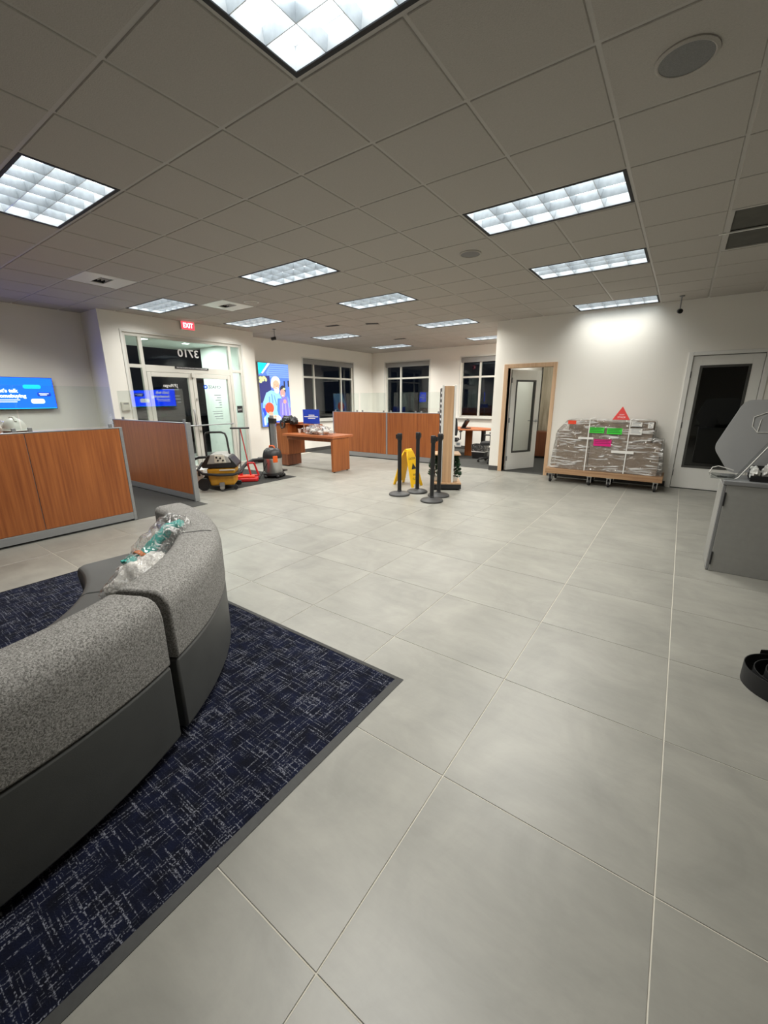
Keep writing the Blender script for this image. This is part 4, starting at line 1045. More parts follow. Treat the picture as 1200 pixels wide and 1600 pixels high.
# ------------------------------------------------------------------ work area beyond the tower
tb = thing('work_table', 'reddish oval work table under the right-hand back window', 'table', (-4.85, 10.45, 0.004))
MB().prism([(0.95 * cos(2 * pi * k / 40), 0.52 * sin(2 * pi * k / 40)) for k in range(40)], 'z', 0.70, 0.735).build('table_top', 'cherry_top', tb, 0.008)
bx('panel_leg', (0.15, 0.35, -0.02, 0.02, 0, 0.70), 'cherry_panel', tb, 0.004); bx('panel_leg', (-0.6, -0.4, -0.02, 0.02, 0, 0.70), 'cherry_panel', tb, 0.004)
MB().tube([(0.62, 0.1, 0), (0.62, 0.1, 0.70)], 0.06, 16).build('round_leg', 'black_plastic', tb, smooth=40)
ph = thing('desk_phone', 'dark phone on a raised stand on the oval work table', 'phone', (-4.62, 10.25, 0.74), -20)
bx('base', (-0.12, 0.12, -0.08, 0.08, 0, 0.025), 'black_plastic', ph, 0.006)
MB().prism([(-0.10, 0.02), (-0.06, 0.02), (0.08, 0.20), (0.06, 0.23), (0.03, 0.215)], 'y', -0.07, 0.07).build('stand', 'black_plastic', ph, 0.006)
MB().tube([(0.03, 0, 0.215), (0.075, 0, 0.225)], 0.025, 10).build('handset', 'black_plastic', ph, smooth=40)
def office_chair(label, loc, rz, bagged=False):
    c = thing('office_chair', label, 'chair', loc, rz, 'black office chairs')
    for k in range(5):
        a = k * 2 * pi / 5
        MB().tube([(0, 0, 0.10), (0.16 * cos(a), 0.16 * sin(a), 0.095), (0.29 * cos(a), 0.29 * sin(a), 0.075)], [0.03, 0.024, 0.018], 8).build('base_arm', 'black_plastic', c, smooth=40)
        w = MB(); w.tube([(0.29 * cos(a) - 0.022 * sin(a), 0.29 * sin(a) + 0.022 * cos(a), 0.03), (0.29 * cos(a) + 0.022 * sin(a), 0.29 * sin(a) - 0.022 * cos(a), 0.03)], 0.03, 12)
        w.build('caster', 'black_rubber', c, smooth=40)
    MB().tube([(0, 0, 0.08), (0, 0, 0.42)], 0.028, 12).build('gas_lift', 'black_plastic', c, smooth=40)
    MB().prism(rrect(-0.24, 0.24, -0.24, 0.23, 0.07), 'z', 0.42, 0.49).build('seat', 'upholstery_black', c, 0.02, segs=3)
    MB().prism([(-0.22, 0.58), (-0.235, 0.70), (-0.21, 1.0), (-0.17, 1.03), (0.17, 1.03), (0.21, 1.0), (0.235, 0.70), (0.22, 0.58)], 'y', 0.24, 0.28).build('backrest', 'upholstery_black', c, 0.015)
    MB().tube([(0, 0.10, 0.42), (0, 0.27, 0.44), (0, 0.29, 0.62)], 0.02, 8).build('back_post', 'black_plastic', c, smooth=40)
    for s in (-1, 1):
        MB().tube([(s * 0.24, 0.02, 0.45), (s * 0.29, 0.02, 0.47), (s * 0.29, 0.02, 0.66)], 0.014, 8).build('arm_post', 'black_plastic', c, smooth=40)
        bx('arm_rest', (s * 0.29 - 0.035, s * 0.29 + 0.035, -0.12, 0.13, 0.66, 0.69), 'black_plastic', c, 0.01)
    return c
office_chair('black office chair partly hidden by the end of the right wall', (-3.64, 9.62, 0.005), -80)
office_chair('black office chair under the oval table, tag hanging on it', (-4.93, 9.95, 0.005), 200)
tg = thing('hanging_tag', 'white paper tag hanging on the chair under the oval table', 'tag', (-4.63, 9.86, 0.30), 24)
bx('card', (-0.075, 0.075, -0.002, 0.002, 0.0, 0.13), 'white_paper', tg); bx('print', (-0.045, 0.045, -0.0028, -0.002, 0.03, 0.10), 'text_grey', tg)
MB().tube([(0.0, 0, 0.13), (-0.03, 0, 0.25)], 0.003, 5).build('string', 'white_paper', tg)
bn = thing('waste_bin', 'dark waste bin with a pale liner below the right-hand back window', 'bin', (-4.13, 10.12, 0.005))
def taper(w0, w1, z0, z1): return [(-w0, -w0 * .75, z0), (w0, -w0 * .75, z0), (w0, w0 * .75, z0), (-w0, w0 * .75, z0), (-w1, -w1 * .75, z1), (w1, -w1 * .75, z1), (w1, w1 * .75, z1), (-w1, w1 * .75, z1)]
MB().add(taper(0.15, 0.185, 0, 0.36), [(0, 3, 2, 1), (0, 1, 5, 4), (1, 2, 6, 5), (2, 3, 7, 6), (3, 0, 4, 7)]).build('bin_body', 'black_plastic', bn)
MB().add(taper(0.172, 0.192, 0.18, 0.365), [(0, 1, 5, 4), (1, 2, 6, 5), (2, 3, 7, 6), (3, 0, 4, 7)]).build('bin_liner', 'clear_film', bn)
MB().add(taper(0.176, 0.18, 0.17, 0.19), [(0, 1, 5, 4), (1, 2, 6, 5), (2, 3, 7, 6), (3, 0, 4, 7)]).build('liner_hem', 'white_paper', bn)

# ------------------------------------------------------------------ cleaning machines on the entrance carpet
MZ = 0.006
yv = thing('wet_dry_vacuum', 'yellow and grey wet-dry vacuum with a black tube handle by the entrance', 'vacuum cleaner', (-6.42, 4.14, MZ), 46)
def taperbox(x0, x1, y0, y1, z0, z1, dx, dy):
    return MB().add([(x0 + dx, y0 + dy, z0), (x1 - dx, y0 + dy, z0), (x1 - dx, y1 - dy, z0), (x0 + dx, y1 - dy, z0), (x0, y0, z1), (x1, y0, z1), (x1, y1, z1), (x0, y1, z1)],
                    [(0, 3, 2, 1), (4, 5, 6, 7), (0, 1, 5, 4), (1, 2, 6, 5), (2, 3, 7, 6), (3, 0, 4, 7)])
taperbox(-0.21, 0.25, -0.22, 0.22, 0.07, 0.37, 0.03, 0.03).build('tank', 'vac_yellow', yv, 0.03, segs=3)
bx('tank_band', (-0.245, 0.29, -0.25, 0.25, 0.255, 0.285), 'black_plastic', yv, 0.012)
bx('pale_strip', (0.0, 0.255, -0.232, -0.222, 0.335, 0.355), 'beige_plastic', yv)
MB().prism([(-0.27, 0.38), (-0.28, 0.44), (-0.16, 0.60), (0.08, 0.61), (0.20, 0.55), (0.30, 0.42), (0.29, 0.38)], 'y', -0.23, 0.23).build('motor_head', 'black_plastic', yv, 0.03, segs=3)
MB().prism([(-0.20, 0.44), (-0.12, 0.61), (0.07, 0.622), (0.16, 0.575), (0.22, 0.46)], 'y', -0.235, 0.20).build('head_cover', 'vac_grey', yv, 0.02)
MB().prism([(-0.06, 0.47), (-0.05, 0.60), (0.10, 0.60), (0.13, 0.47)], 'y', -0.243, -0.234).build('control_panel', 'beige_plastic', yv, 0.004)
for x, z in [(-0.02, 0.56), (0.04, 0.55), (0.0, 0.51), (0.08, 0.51)]: MB().tube([(x, -0.243, z), (x, -0.256, z)], 0.016, 12).build('knob', 'black_plastic', yv, smooth=40)
MB().tube([(-0.24, 0.05, 0.45), (-0.245, 0.09, 0.90), (-0.22, 0.10, 0.945), (-0.16, 0.10, 0.955), (0.03, 0.10, 0.955), (0.09, 0.10, 0.93), (0.115, 0.09, 0.86), (0.15, 0.05, 0.50)], 0.017, 8).build('tube_handle', 'black_plastic', yv, smooth=40)
MB().tube([(-0.42, -0.10, 0.52), (-0.34, -0.10, 0.55), (-0.22, -0.06, 0.55)], 0.022, 8).build('side_grip', 'black_plastic', yv, smooth=40)
for y in (-0.20, 0.20): MB().tube([(-0.27, y - 0.03, 0.105), (-0.27, y + 0.03, 0.105)], 0.105, 20).build('wheel', 'black_rubber', yv, smooth=40)
for y in (-0.21, 0.21):
    MB().tube([(0.02, y - 0.02, 0.04), (0.02, y + 0.02, 0.04)], 0.04, 14).build('caster', 'steel', yv, smooth=40); bx('caster_fork', (-0.02, 0.06, y - 0.03, y + 0.03, 0.06, 0.13), 'satin_grey', yv, 0.006)
    MB().tube([(0.24, y - 0.02, 0.04), (0.24, y + 0.02, 0.04)], 0.04, 14).build('caster', 'black_rubber', yv, smooth=40)
MB().tube([(-0.28, -0.12, 0.46), (-0.34, -0.24, 0.36), (-0.25, -0.30, 0.30), (0.0, -0.30, 0.27), (0.22, -0.30, 0.27), (0.36, -0.24, 0.30), (0.40, -0.10, 0.40)], 0.022, 10).build('hose', 'black_rubber', yv, smooth=60)

v2 = thing('shop_vacuum', 'silver and black shop vacuum with orange latches right of the entrance', 'vacuum cleaner', (-6.50, 5.33, MZ), 0)
MB().lathe([(0.20, 0.045), (0.205, 0.05), (0.205, 0.09), (0.18, 0.10)], 28).build('dolly_base', 'black_plastic', v2, smooth=40)
for k in range(5):
    a = k * 2 * pi / 5 - 0.3; MB().ellipsoid((0.20 * cos(a), 0.20 * sin(a), 0.034), 0.034, 0.034, 0.034, 10, 8).build('caster', 'black_rubber', v2, smooth=60)
MB().lathe([(0.17, 0.09), (0.175, 0.10), (0.180, 0.36), (0.184, 0.365), (0.184, 0.385), (0.175, 0.39)], 32).build('tank', 'steel', v2, smooth=40)
MB().lathe([(0.188, 0.385), (0.190, 0.41), (0.182, 0.46), (0.16, 0.53), (0.11, 0.575), (0.05, 0.585), (0.0, 0.585)], 32).build('motor_head', 'black_plastic', v2, smooth=50)
MB().tube([(-0.08, 0, 0.57), (-0.06, 0, 0.615), (0.06, 0, 0.615), (0.08, 0, 0.57)], 0.014, 8).build('carry_handle', 'orange_plastic', v2, smooth=50)
for a in (-25, 155): MB().prism(rrect(-0.045, 0.045, 0.31, 0.44, 0.015), 'x', 0.182, 0.208).build('latch', 'orange_plastic', v2, 0.006).rotation_euler = (0, 0, R(a))
MB().prism(rrect(-0.05, 0.05, 0.12, 0.30, 0.02), 'x', 0.172, 0.186).build('side_pad', 'black_plastic', v2, 0.004).rotation_euler = (0, 0, R(-140))
MB().tube([(-0.12, -0.12, 0.35), (-0.20, -0.20, 0.35)], 0.05, 14).build('inlet', 'black_plastic', v2, smooth=40)
MB().tube([(-0.18, -0.18, 0.35), (-0.25, -0.28, 0.345), (-0.29, -0.40, 0.30), (-0.29, -0.54, 0.20), (-0.24, -0.68, 0.10), (-0.12, -0.80, 0.055), (0.0, -0.86, 0.05), (0.08, -0.90, 0.05)], 0.034, 12).build('hose', 'black_rubber', v2, smooth=60)
MB().tube([(0.05, -0.18, 0.30), (-0.05, -0.30, 0.02), (-0.15, -0.36, 0.012), (-0.24, -0.30, 0.012), (-0.18, -0.22, 0.012), (-0.06, -0.3, 0.012), (0.0, -0.46, 0.012), (-0.2, -0.5, 0.012)], 0.006, 6).build('power_cord', 'black_rubber', v2, smooth=60)

pt = thing('post_stand', 'grey upright post with a black head behind the shop vacuum', 'stand', (-7.06, 5.85, 0.0))
bx('post', (-0.055, 0.075, -0.03, 0.03, 0.02, 1.06), 'satin_grey', pt, 0.006); bx('edge_channel', (-0.085, -0.055, -0.035, 0.035, 0.02, 1.14), 'black_plastic', pt, 0.004)
bx('head', (-0.055, 0.10, -0.05, 0.04, 1.02, 1.12), 'black_plastic', pt, 0.006); bx('cap', (-0.05, 0.03, -0.03, 0.03, 1.12, 1.18), 'vac_grey', pt, 0.006); bx('foot', (-0.18, 0.18, -0.18, 0.18, 0, 0.02), 'black_plastic', pt, 0.005)

rt = thing('floor_tool', 'red T-handled floor tool standing between the two vacuums', 'floor tool', (-6.62, 4.72, MZ), 48)
MB().tube([(-0.17, 0, 0.99), (0.17, 0, 0.99)], 0.016, 8).build('t_handle', 'black_plastic', rt, smooth=40)
MB().tube([(0.0, 0, 0.99), (-0.055, 0.0, 0.12)], 0.013, 8).build('shaft', 'satin_grey', rt, smooth=40); MB().tube([(0.01, 0, 0.99), (0.12, 0.0, 0.12)], 0.010, 8).build('shaft', 'red_paint', rt, smooth=40)
for a, b in [((0.08, 0, 0.34), (0.20, 0, 0.34)), ((0.20, 0, 0.34), (0.27, 0, 0.10)), ((0.08, 0, 0.34), (0.13, 0, 0.10)), ((0.13, 0, 0.10), (0.27, 0, 0.10))]:
    MB().tube([a, b], 0.018, 8).build('frame_tube', 'red_paint', rt, smooth=40)
MB().prism(rrect(-0.18, 0.26, -0.14, 0.12, 0.05), 'z', 0.0, 0.07).build('head', 'red_paint', rt, 0.02); bx('pad', (-0.12, 0.20, -0.10, 0.08, 0.07, 0.11), 'orange_paper', rt, 0.015)
bx('clamp', (-0.08, -0.02, -0.03, 0.03, 0.10, 0.20), 'red_paint', rt, 0.008)

tbx = thing('tool_case', 'white tool case behind the end of the entrance partition', 'case', (-7.16, 4.10, MZ), 40)
bx('body', (-0.16, 0.15, -0.12, 0.12, 0.0, 0.20), 'ceramic_white', tbx, 0.015); bx('lid', (-0.165, 0.155, -0.125, 0.125, 0.20, 0.27), 'ceramic_white', tbx, 0.012)
for x in (-0.09, 0.08): bx('latch', (x - 0.02, x + 0.02, -0.135, -0.122, 0.15, 0.24), 'black_plastic', tbx, 0.004)
MB().tube([(-0.06, 0, 0.265), (-0.055, 0, 0.30), (0.045, 0, 0.30), (0.05, 0, 0.265)], 0.01, 8).build('handle', 'black_plastic', tbx, smooth=40)

# ------------------------------------------------------------------ wrapped cartons on a dolly
DX0, DX1, DY0, DY1 = -1.92, -0.09, 7.90, 8.46
dl = thing('platform_dolly', 'wooden platform dolly on casters against the right wall', 'dolly', (-1.0, 8.18, 0))
def lb_(b): return (b[0] + 1.0, b[1] + 1.0, b[2] - 8.18, b[3] - 8.18, b[4], b[5])
for k in range(5):
    y0 = DY0 + k * (DY1 - DY0) / 5
    bx('deck_plank', lb_((DX0, DX1, y0 + 0.002, y0 + (DY1 - DY0) / 5 - 0.002, 0.235, 0.262)), 'pine_deck', dl, 0.003)
for y in (DY0, DY1 - 0.04): bx('side_rail', lb_((DX0, DX1, y, y + 0.04, 0.165, 0.235)), 'pine_deck', dl, 0.003)
for x in (DX0, -1.02, DX1 - 0.04): bx('cross_rail', lb_((x, x + 0.04, DY0 + 0.04, DY1 - 0.04, 0.165, 0.235)), 'pine_deck', dl, 0.003)
for x in (-1.83, -1.17, -0.86, -0.18):
    for y in (7.97, 8.38):
        c = MB().tube([(x + 1.0 - 0.016, y - 8.18, 0.055), (x + 1.0 + 0.016, y - 8.18, 0.055)], 0.055, 18).build('caster', 'black_rubber', dl, smooth=40)
        f2 = MB(); f2.box(x + 1.0 - 0.032, x + 1.0 - 0.022, y - 8.18 - 0.025, y - 8.18 + 0.03, 0.05, 0.15); f2.box(x + 1.0 + 0.022, x + 1.0 + 0.032, y - 8.18 - 0.025, y - 8.18 + 0.03, 0.05, 0.15); f2.box(x + 1.0 - 0.04, x + 1.0 + 0.04, y - 8.18 - 0.04, y - 8.18 + 0.04, 0.15, 0.164)
        f2.build('caster_fork', 'steel', dl)
ZC = 0.263
def carton(label, b, rz=0, marks=()):
    c = thing('carton', label, 'box', ((b[0] + b[1]) / 2, (b[2] + b[3]) / 2, b[4]), rz, 'cartons on the dolly')
    w, d, h = (b[1] - b[0]) / 2, (b[3] - b[2]) / 2, b[5] - b[4]
    bx('box_body', (-w, w, -d, d, 0, h), 'cardboard', c, 0.006); bx('tape', (-w * 0.9, w * 0.9, -0.03, 0.03, h, h + 0.0008), 'beige_plastic', c)
    bx('flap_line', (-w, w, -d - 0.0012, -d, h - 0.004, h), 'ink_black', c)
    for (x0, x1, z0, z1, m) in marks: bx('paper_label', (x0, x1, -d - 0.003, -d - 0.001, z0, z1), m, c)
    return c
carton('low wide carton at the left end of the wrapped load', (-1.77, -1.235, 7.95, 8.42, ZC, 0.93))
carton('carton on top of the left end of the wrapped load', (-1.62, -1.235, 8.05, 8.42, 0.932, 1.115))
carton('tall middle carton in the wrapped load', (-1.225, -0.675, 7.95, 8.42, ZC, 1.10))
carton('low carton at the right end of the wrapped load', (-0.665, -0.19, 7.95, 8.42, ZC, 0.805))
carton('carton stacked at the right end below the white shipping labels', (-0.665, -0.33, 7.95, 8.42, 0.807, 1.125))
for k, (x, w) in enumerate([(-1.265, 'left'), (-0.66, 'right')]):
    s = thing('strap', w + ' white strap round the wrapped cartons', 'strap', (x, 7.910, ZC))
    zt = 0.895
    bx('band', (-0.008, 0.008, 0, 0.003, 0.0, zt), 'white_paper', s); bx('band_top', (-0.008, 0.008, 0.0, 0.52, zt, zt + 0.004), 'white_paper', s)
tp = thing('tape_patch', 'white tape strips across the front of the wrapped cartons', 'tape', (-1.0, 7.911, ZC))
bx('strip', (-0.42, -0.18, 0, 0.002, 0.55, 0.585), 'white_paper', tp); bx('strip', (0.12, 0.45, 0, 0.002, 0.34, 0.385), 'white_paper', tp)
wr = thing('stretch_wrap', 'glossy clear stretch wrap pulled around the cartons on the dolly', 'stretch wrap', (-1.0, 8.185, ZC))
prof = [(-1.86, 0.005), (-1.80, 0.62), (-1.78, 0.68), (-1.64, 0.86), (-1.60, 0.875), (-0.34, 0.885), (-0.31, 0.86), (-0.30, 0.60), (-0.16, 0.565), (-0.155, 0.50), (-0.12, 0.005)]
ny = 7; vs = []; fs = []; prn = []
for i in range(len(prof) - 1):
    for k in range(6):
        f = k / 6; prn.append((prof[i][0] * (1 - f) + prof[i + 1][0] * f, prof[i][1] * (1 - f) + prof[i + 1][1] * f))
prn.append(prof[-1]); m = len(prn)
for j in range(ny):
    y = -0.255 + 0.51 * j / (ny - 1)
    for (x, z) in prn:
        q = 0.010 * noise.noise(Vector((x * 9, y * 9, z * 9)))
        vs.append((x + 1.0 + q, y, z + abs(q)))
for j in range(ny - 1):
    for i in range(m - 1): fs.append((j * m + i, j * m + i + 1, (j + 1) * m + i + 1, (j + 1) * m + i))
wm = MB().add(vs, fs)
for y in (-0.258, 0.258):        # front and back sheets, wavy
    g_v = []; nx, nz = 40, 18
    def top(x):
        for (xa, za), (xb, zb) in zip(prof, prof[1:]):
            if xa <= x <= xb and xb > xa: return za + (zb - za) * (x - xa) / (xb - xa)
        return 0.005
    for i in range(nx + 1):
        x = -1.86 + 1.74 * i / nx
        for j in range(nz + 1):
            z = 0.005 + (top(x) - 0.005) * j / nz
            g_v.append((x + 1.0, y + (0.008 if y > 0 else -0.008) * noise.noise(Vector((x * 5, 3, z * 22))), z))
    wm.add(g_v, [(i * (nz + 1) + j, (i + 1) * (nz + 1) + j, (i + 1) * (nz + 1) + j + 1, i * (nz + 1) + j + 1) for i in range(nx) for j in range(nz)])
wm.build('film', 'wrap_film', wr, smooth=70)
for (x0, x1, z0, z1, m) in [(-1.27, -1.03, 0.925, 1.02, 'green_paper'), (-0.985, -0.763, 0.915, 1.015, 'green_paper'), (-1.168, -0.898, 0.707, 0.822, 'pink_paper'), (-1.616, -1.485, 1.065, 1.125, 'orange_paper'),
                            (-0.645, -0.493, 1.05, 1.12, 'white_paper'), (-0.65, -0.48, 0.92, 1.02, 'white_paper'), (-0.41, -0.335, 1.03, 1.12, 'white_paper')]:
    lbp = bx('paper_label', (x0 + 1.0, x1 + 1.0, -0.270, -0.268, z0 - ZC, z1 - ZC), m, wr)
    if m != 'orange_paper':
        pr = MB()
        for k in range(3): pr.box(x0 + 1.0 + 0.015, x1 + 1.0 - 0.02 - 0.02 * (k % 2), -0.2708, -0.2702, z1 - ZC - 0.018 - k * 0.027, z1 - ZC - 0.010 - k * 0.027)
        tag(pr.build('small_print', 'text_grey' if m == 'white_paper' else 'ink_black', lbp), kind='stuff')
py = thing('warning_pyramid', 'red paper warning pyramid standing on top of the cartons', 'sign', (-0.82, 8.08, 1.152), 8)
MB().add([(-0.125, -0.09, 0), (0.125, -0.09, 0), (0.125, 0.09, 0), (-0.125, 0.09, 0), (0, -0.0, 0.215)], [(0, 3, 2, 1), (0, 1, 4), (1, 2, 4), (2, 3, 4), (3, 0, 4)]).build('cone', 'red_card', py)
nrm = Vector((0, -0.215, 0.09)).normalized(); up = Vector((0, 0.09, 0.215)).normalized()
lettering('DO NOT', 0.035, 'ink_white', py, plane_mat(Vector((0, -0.09, 0)) + up * 0.085 + nrm * 0.001, (1, 0, 0), up), width=0.07)
lettering('STACK', 0.04, 'ink_white', py, plane_mat(Vector((0, -0.09, 0)) + up * 0.042 + nrm * 0.001, (1, 0, 0), up), width=0.12)

# ------------------------------------------------------------------ grey counter cabinet on the right with a tilted monitor
mc = thing('counter_cabinet', 'dark grey counter cabinet cut by the right edge', 'cabinet', (0.385, 4.47, 0))
bx('body', (0.02, 1.0, 0.0, 0.42, 0.0, 0.785), 'machine_grey', mc, 0.004); bx('cabinet_top', (-0.005, 1.0, -0.01, 0.43, 0.785, 0.82), 'satin_grey', mc, 0.004)
bx('side_door', (-0.004, 0.018, 0.03, 0.41, 0.012, 0.775), 'machine_grey', mc, 0.004); bx('corner_strip', (-0.002, 0.02, 0.0, 0.026, 0.005, 0.78), 'satin_grey', mc, 0.003)
for z in (0.12, 0.66): bx('hinge', (0.02, 0.03, -0.008, 0.0, z - 0.06, z + 0.06), 'black_plastic', mc, 0.002)
br = thing('acrylic_holder', 'clear acrylic holder on the corner of the grey counter', 'holder', (0.40, 4.60, 0.822))
t = 0.006
MB().prism([(-0.115, 0.03), (-0.06, 0.006), (0.05, 0.006), (0.075, 0.025), (0.26, 0.375), (0.29, 0.40), (0.33, 0.40), (0.33, 0.394), (0.295, 0.394), (0.27, 0.37), (0.082, 0.02), (0.055, 0.0), (-0.062, 0.0), (-0.12, 0.026)], 'y', -0.06, 0.09).build('sheet', 'acrylic', br, 0.001)
MB().tube([(-0.115, -0.06, 0.03), (-0.06, -0.06, 0.004), (0.05, -0.06, 0.004), (0.075, -0.06, 0.022), (0.26, -0.06, 0.372), (0.30, -0.06, 0.398)], 0.004, 6).build('polished_edge', 'ceramic_white', br, smooth=40)
MB().tube([(-0.115, 0.09, 0.03), (-0.10, 0.09, 0.075), (-0.06, 0.09, 0.09), (0.0, 0.09, 0.075), (0.05, 0.09, 0.06)], 0.004, 6).build('polished_edge', 'ceramic_white', br, smooth=40)
bx('front_lip', (-0.11, 0.05, -0.066, -0.06, 0.0, 0.05), 'acrylic', br, 0.001)
mo = thing('tilted_monitor', 'grey back of a large tilted monitor above the counter cabinet', 'monitor', (0.46, 4.76, 0.822))
def slab(pts, y0, y1, r=0.05, n=5):
    out = []
    m = len(pts)
    for i in range(m):
        p, a, b = Vector(pts[i]), Vector(pts[i - 1]), Vector(pts[(i + 1) % m])
        s, e2 = p + (a - p).normalized() * r, p + (b - p).normalized() * r
        for k in range(n + 1):
            f = k / n; out.append(tuple((s * (1 - f) + p * f) * (1 - f) + (p * (1 - f) + e2 * f) * f))
    return MB().prism(out, 'y', y0, y1)
ms = slab([(-0.175, 0.245), (-0.02, 0.665), (0.62, 0.675), (0.62, 0.12), (0.02, 0.03), (-0.03, 0.02)], 0.0, 0.035, 0.06).build('back_shell', 'monitor_grey', mo, 0.008)
ms.rotation_euler = (R(-8), 0, 0)
lo_ = MB()
for a, b in [((0.06, 0.52), (0.14, 0.56)), ((0.06, 0.52), (0.06, 0.44)), ((0.06, 0.44), (0.10, 0.39)), ((0.10, 0.39), (0.24, 0.39)), ((0.11, 0.50), (0.10, 0.39))]:
    lo_.tube([(a[0], -0.003, a[1]), (b[0], -0.003, b[1])], 0.003, 6)
em = lo_.build('embossed_mark', 'white_metal', mo); em.rotation_euler = (R(-8), 0, 0)
bx('neck', (0.10, 0.22, 0.05, 0.10, 0.0, 0.20), 'satin_grey', mo, 0.004)
bk = thing('tissue_tray', 'black tray with crumpled white tissues on the grey counter', 'tray', (0.68, 4.60, 0.821))
bx('tray_base', (-0.13, 0.25, -0.07, 0.07, 0.0, 0.012), 'black_plastic', bk, 0.003)
for nm, b in [('tray_wall', (-0.13, 0.25, -0.07, -0.062, 0.012, 0.05)), ('tray_wall', (-0.13, 0.25, 0.062, 0.07, 0.012, 0.12)), ('tray_wall', (0.06, 0.25, -0.06, 0.06, 0.012, 0.13))]: bx(nm, b, 'black_plastic', bk, 0.003)
for k, (x, z) in enumerate([(-0.10, 0.075), (-0.02, 0.09)]): MB().ellipsoid((x, 0.0, z - 0.012), 0.035, 0.045, 0.052, 14, 10, 0.9, 2.5, 4 + k).build('tissue', 'white_paper', bk, smooth=30)

# ------------------------------------------------------------------ coil of black rubber base on the floor
co = thing('rubber_coil', 'loose coil of black rubber strip on the tile floor at the right edge', 'rubber coil', (0.70, 2.72, 0))
sp = MB(); N_ = 150; vs = []; fs = []; hgt = 0.102
for k in range(N_ + 1):
    f = k / N_; a = -0.6 - f * 2 * pi * 3.4; r = 0.215 - 0.115 * f + 0.012 * sin(a * 1.3)
    x, y = r * cos(a), r * 0.95 * sin(a)
    for dr in (0, 0.004):
        for z in (0.0, hgt - 0.004 * f): vs.append((x * (1 + dr / r), y * (1 + dr / r), z))
for k in range(N_):
    b = 4 * k
    for p, q in ((0, 1), (1, 3), (3, 2), (2, 0)): fs.append((b + p, b + q, b + 4 + q, b + 4 + p))
sp.add(vs, fs).build('strip', 'black_rubber', co, smooth=40)
MB().add([(-0.13, 0.17, 0), (-0.05, 0.215, 0), (0.12, 0.21, 0), (0.3, 0.16, 0), (-0.13, 0.17, 0.118), (-0.05, 0.215, 0.118), (0.12, 0.21, 0.118), (0.3, 0.16, 0.115),
          (-0.128, 0.175, 0), (-0.05, 0.22, 0), (0.12, 0.215, 0), (0.3, 0.165, 0), (-0.128, 0.175, 0.118), (-0.05, 0.22, 0.118), (0.12, 0.215, 0.118), (0.3, 0.165, 0.115)],
         [(0, 1, 5, 4), (1, 2, 6, 5), (2, 3, 7, 6), (8, 12, 13, 9), (9, 13, 14, 10), (10, 14, 15, 11), (4, 5, 13, 12), (5, 6, 14, 13), (6, 7, 15, 14), (0, 4, 12, 8), (3, 11, 15, 7)]).build('loose_end', 'black_rubber', co)

# ------------------------------------------------------------------ things in the ceiling
def speaker(label, x, y, r, grey):
    s = thing('ceiling_speaker', label, 'speaker', (x, y, H - 0.007))
    MB().lathe([(r, 0.0), (r, -0.006), (r * 0.90, -0.012), (r * 0.86, -0.010), (r * 0.86, 0.0)], 40).build('rim', 'ceiling_tile' if grey else 'white_metal', s, smooth=40)
    MB().lathe([(r * 0.87, -0.003), (r * 0.87, -0.008), (0, -0.009)], 40).build('grille', 'speaker_mesh' if grey else 'ceiling_tile', s, smooth=40)
speaker('round grey ceiling speaker at the upper right', -0.225, 2.70, 0.125, True)
speaker('small round grey ceiling speaker left of the lights', -2.09, 4.546, 0.115, True)
speaker('round white ceiling ring between the exit sign and the middle row of troffers', -5.81, 4.58, 0.115, False)
for lab, j, i in [('square supply vent left of the entrance troffer, nearest the camera', -10, 0), ('square supply vent behind the exit sign troffer', -10, 3)]:
    c = (CX + (j + 0.5) * CT, CY + (i + 0.5) * CT, H - 0.006)
    s = thing('ceiling_diffuser', lab, 'air vent', c, 0, 'square supply vents')
    w = CT / 2 - 0.011; a, b2 = 0.16, 0.075
    fm = MB(); fm.box(-w, w, -w, -b2, 0, 0.012).box(-w, w, b2, w, 0, 0.012).box(-w, -a, -b2, b2, 0, 0.012).box(a, w, -b2, b2, 0, 0.012); fm.build('face_plate', 'white_metal', s, 0.003)
    bx('duct', (-a, a, -b2, b2, 0.09, 0.094), 'vent_dark', s); bx('duct_wall', (-a, a, b2, b2 + 0.004, 0.012, 0.094), 'vent_dark', s); bx('duct_wall', (-a, a, -b2 - 0.004, -b2, 0.012, 0.094), 'vent_dark', s)
    bx('duct_wall', (-a - 0.004, -a, -b2, b2, 0.012, 0.094), 'vent_dark', s); bx('duct_wall', (a, a + 0.004, -b2, b2, 0.012, 0.094), 'vent_dark', s)
    for k in range(3): bx('blade', (-0.01, a, -b2 + 0.025 + k * 0.045, -b2 + 0.03 + k * 0.045, 0.0, 0.03), 'white_metal', s)
rg = thing('return_grille', 'dark two-part return air grille in the ceiling at the right edge', 'air vent', (CX + 2 * CT, CY + 5 * CT, H))
w = CT
fm = MB()
for p in [(-w + 0.012, w - 0.012, -CT + 0.012, -CT + 0.045), (-w + 0.012, w - 0.012, CT - 0.045, CT - 0.012), (-w + 0.012, -w + 0.04, -CT + 0.045, CT - 0.045), (w - 0.04, w - 0.012, -CT + 0.045, CT - 0.045)]: fm.box(*p, -0.006, 0.01)
fm.build('grille_frame', 'grid_metal', rg, 0.002)
bx('centre_bar', (-w - 0.04, w - 0.012, -0.012, 0.012, -0.012, 0.012), 'white_metal', rg)
for y0, y1 in ((-CT + 0.045, -0.015), (0.015, CT - 0.045)): bx('grille_mesh', (-w + 0.04, w - 0.04, y0, y1, 0.006, 0.01), 'grille_dark', rg)
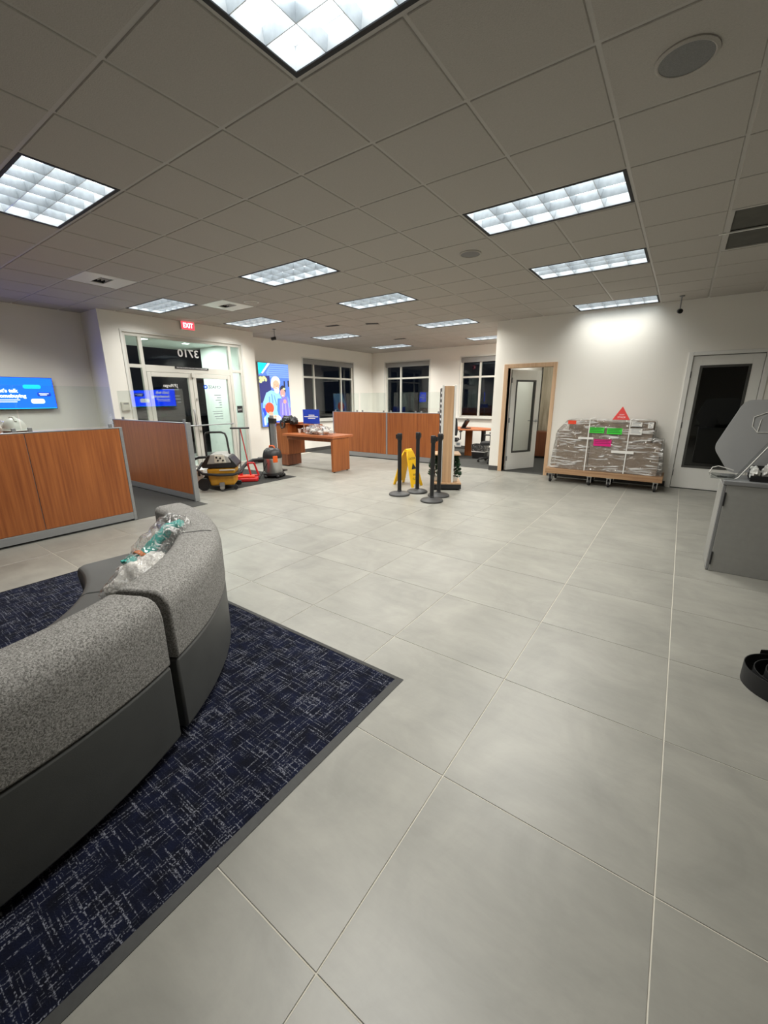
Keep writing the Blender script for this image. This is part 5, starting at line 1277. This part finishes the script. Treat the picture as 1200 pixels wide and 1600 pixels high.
for k, (lab, x, y, l, rz) in enumerate([('dark ceiling slot left of the far middle troffers', -6.25, 6.95, 0.15, 8), ('dark curved ceiling slot above the desk', -5.43, 7.25, 0.13, 25), ('small dark ceiling slot near the farthest troffer', -6.18, 9.43, 0.17, 0)]):
    s = thing('ceiling_slot', lab, 'air vent', (x, y, H - 0.008), rz)
    bx('opening', (-l, l, -0.05, 0.05, -0.004, 0.0), 'vent_dark', s); bx('lip', (-l - 0.02, l + 0.02, 0.05, 0.065, -0.008, 0.0), 'grid_metal', s)
def hang_cam(label, x, y, drop, rz):
    s = thing('hanging_camera', label, 'camera', (x, y, H - 0.007), rz)
    MB().lathe([(0.035, 0), (0.035, -0.012), (0.010, -0.02)], 16).build('ceiling_plate', 'satin_grey', s, smooth=40)
    MB().tube([(0, 0, -0.01), (0, 0, -drop)], 0.008, 8).build('drop_rod', 'satin_grey', s, smooth=40)
    MB().tube([(0, 0.03, -drop - 0.015), (0, -0.07, -drop - 0.035)], 0.034, 14).build('camera_body', 'black_plastic', s, smooth=40)
    MB().tube([(0, -0.07, -drop - 0.035), (0, -0.078, -drop - 0.037)], 0.020, 12).build('lens', 'tinted_pane', s, smooth=40)
hang_cam('small black camera hanging from the ceiling before the right wall', -0.26, 8.18, 0.19, 10)
hang_cam('small black camera hanging from the ceiling past the entrance', -7.55, 6.50, 0.17, -40)

# ------------------------------------------------------------------ sub-parts: small pieces belong to the part that carries them
OWNER = {'belt_clip': 'belt_head', 'back_seam': 'backrest', 'knob': 'motor_head', 'control_panel': 'motor_head', 'head_cover': 'motor_head', 'pale_strip': 'tank', 'tank_band': 'tank',
         'carry_handle': 'motor_head', 'speech_bubble': 'picture', 'light_strip': 'picture', 'warning_mark': 'leaf', 'arm_rest': 'arm_post', 'print': 'card', 'string': 'card',
         'latch': 'lid', 'rim': 'cup_wall', 'liner_hem': 'bin_liner', 'handset': 'stand', 'embossed_mark': 'back_shell', 'suspension_band': 'shell', 'ridge': 'shell', 'power_cord': 'motor_head'}
def stem(n): return n.split('.')[0]
def centre(o): return sum((o.matrix_basis @ Vector(c) for c in o.bound_box), Vector()) / 8
bpy.context.view_layer.update()
for o in list(bpy.data.objects):
    k = stem(o.name); p = o.parent
    if p is None or p.parent is not None or o.type != 'MESH': continue
    want = OWNER.get(k)
    if k in ('lettering', 'small_print'):
        want = next((q for q in ('plate', 'picture', 'poster', 'face', 'cone') if any(stem(c.name) == q for c in p.children)), None)
    if k == 'caster': want = 'base_arm' if stem(p.name) == 'office_chair' else 'caster_fork' if stem(p.name) == 'platform_dolly' else None
    sib = [c for c in p.children if stem(c.name) == want] if want else []
    if not sib: continue
    b = min(sib, key=lambda c: (centre(c) - centre(o)).length)
    o.parent = b; o.matrix_parent_inverse = b.matrix_basis.inverted()
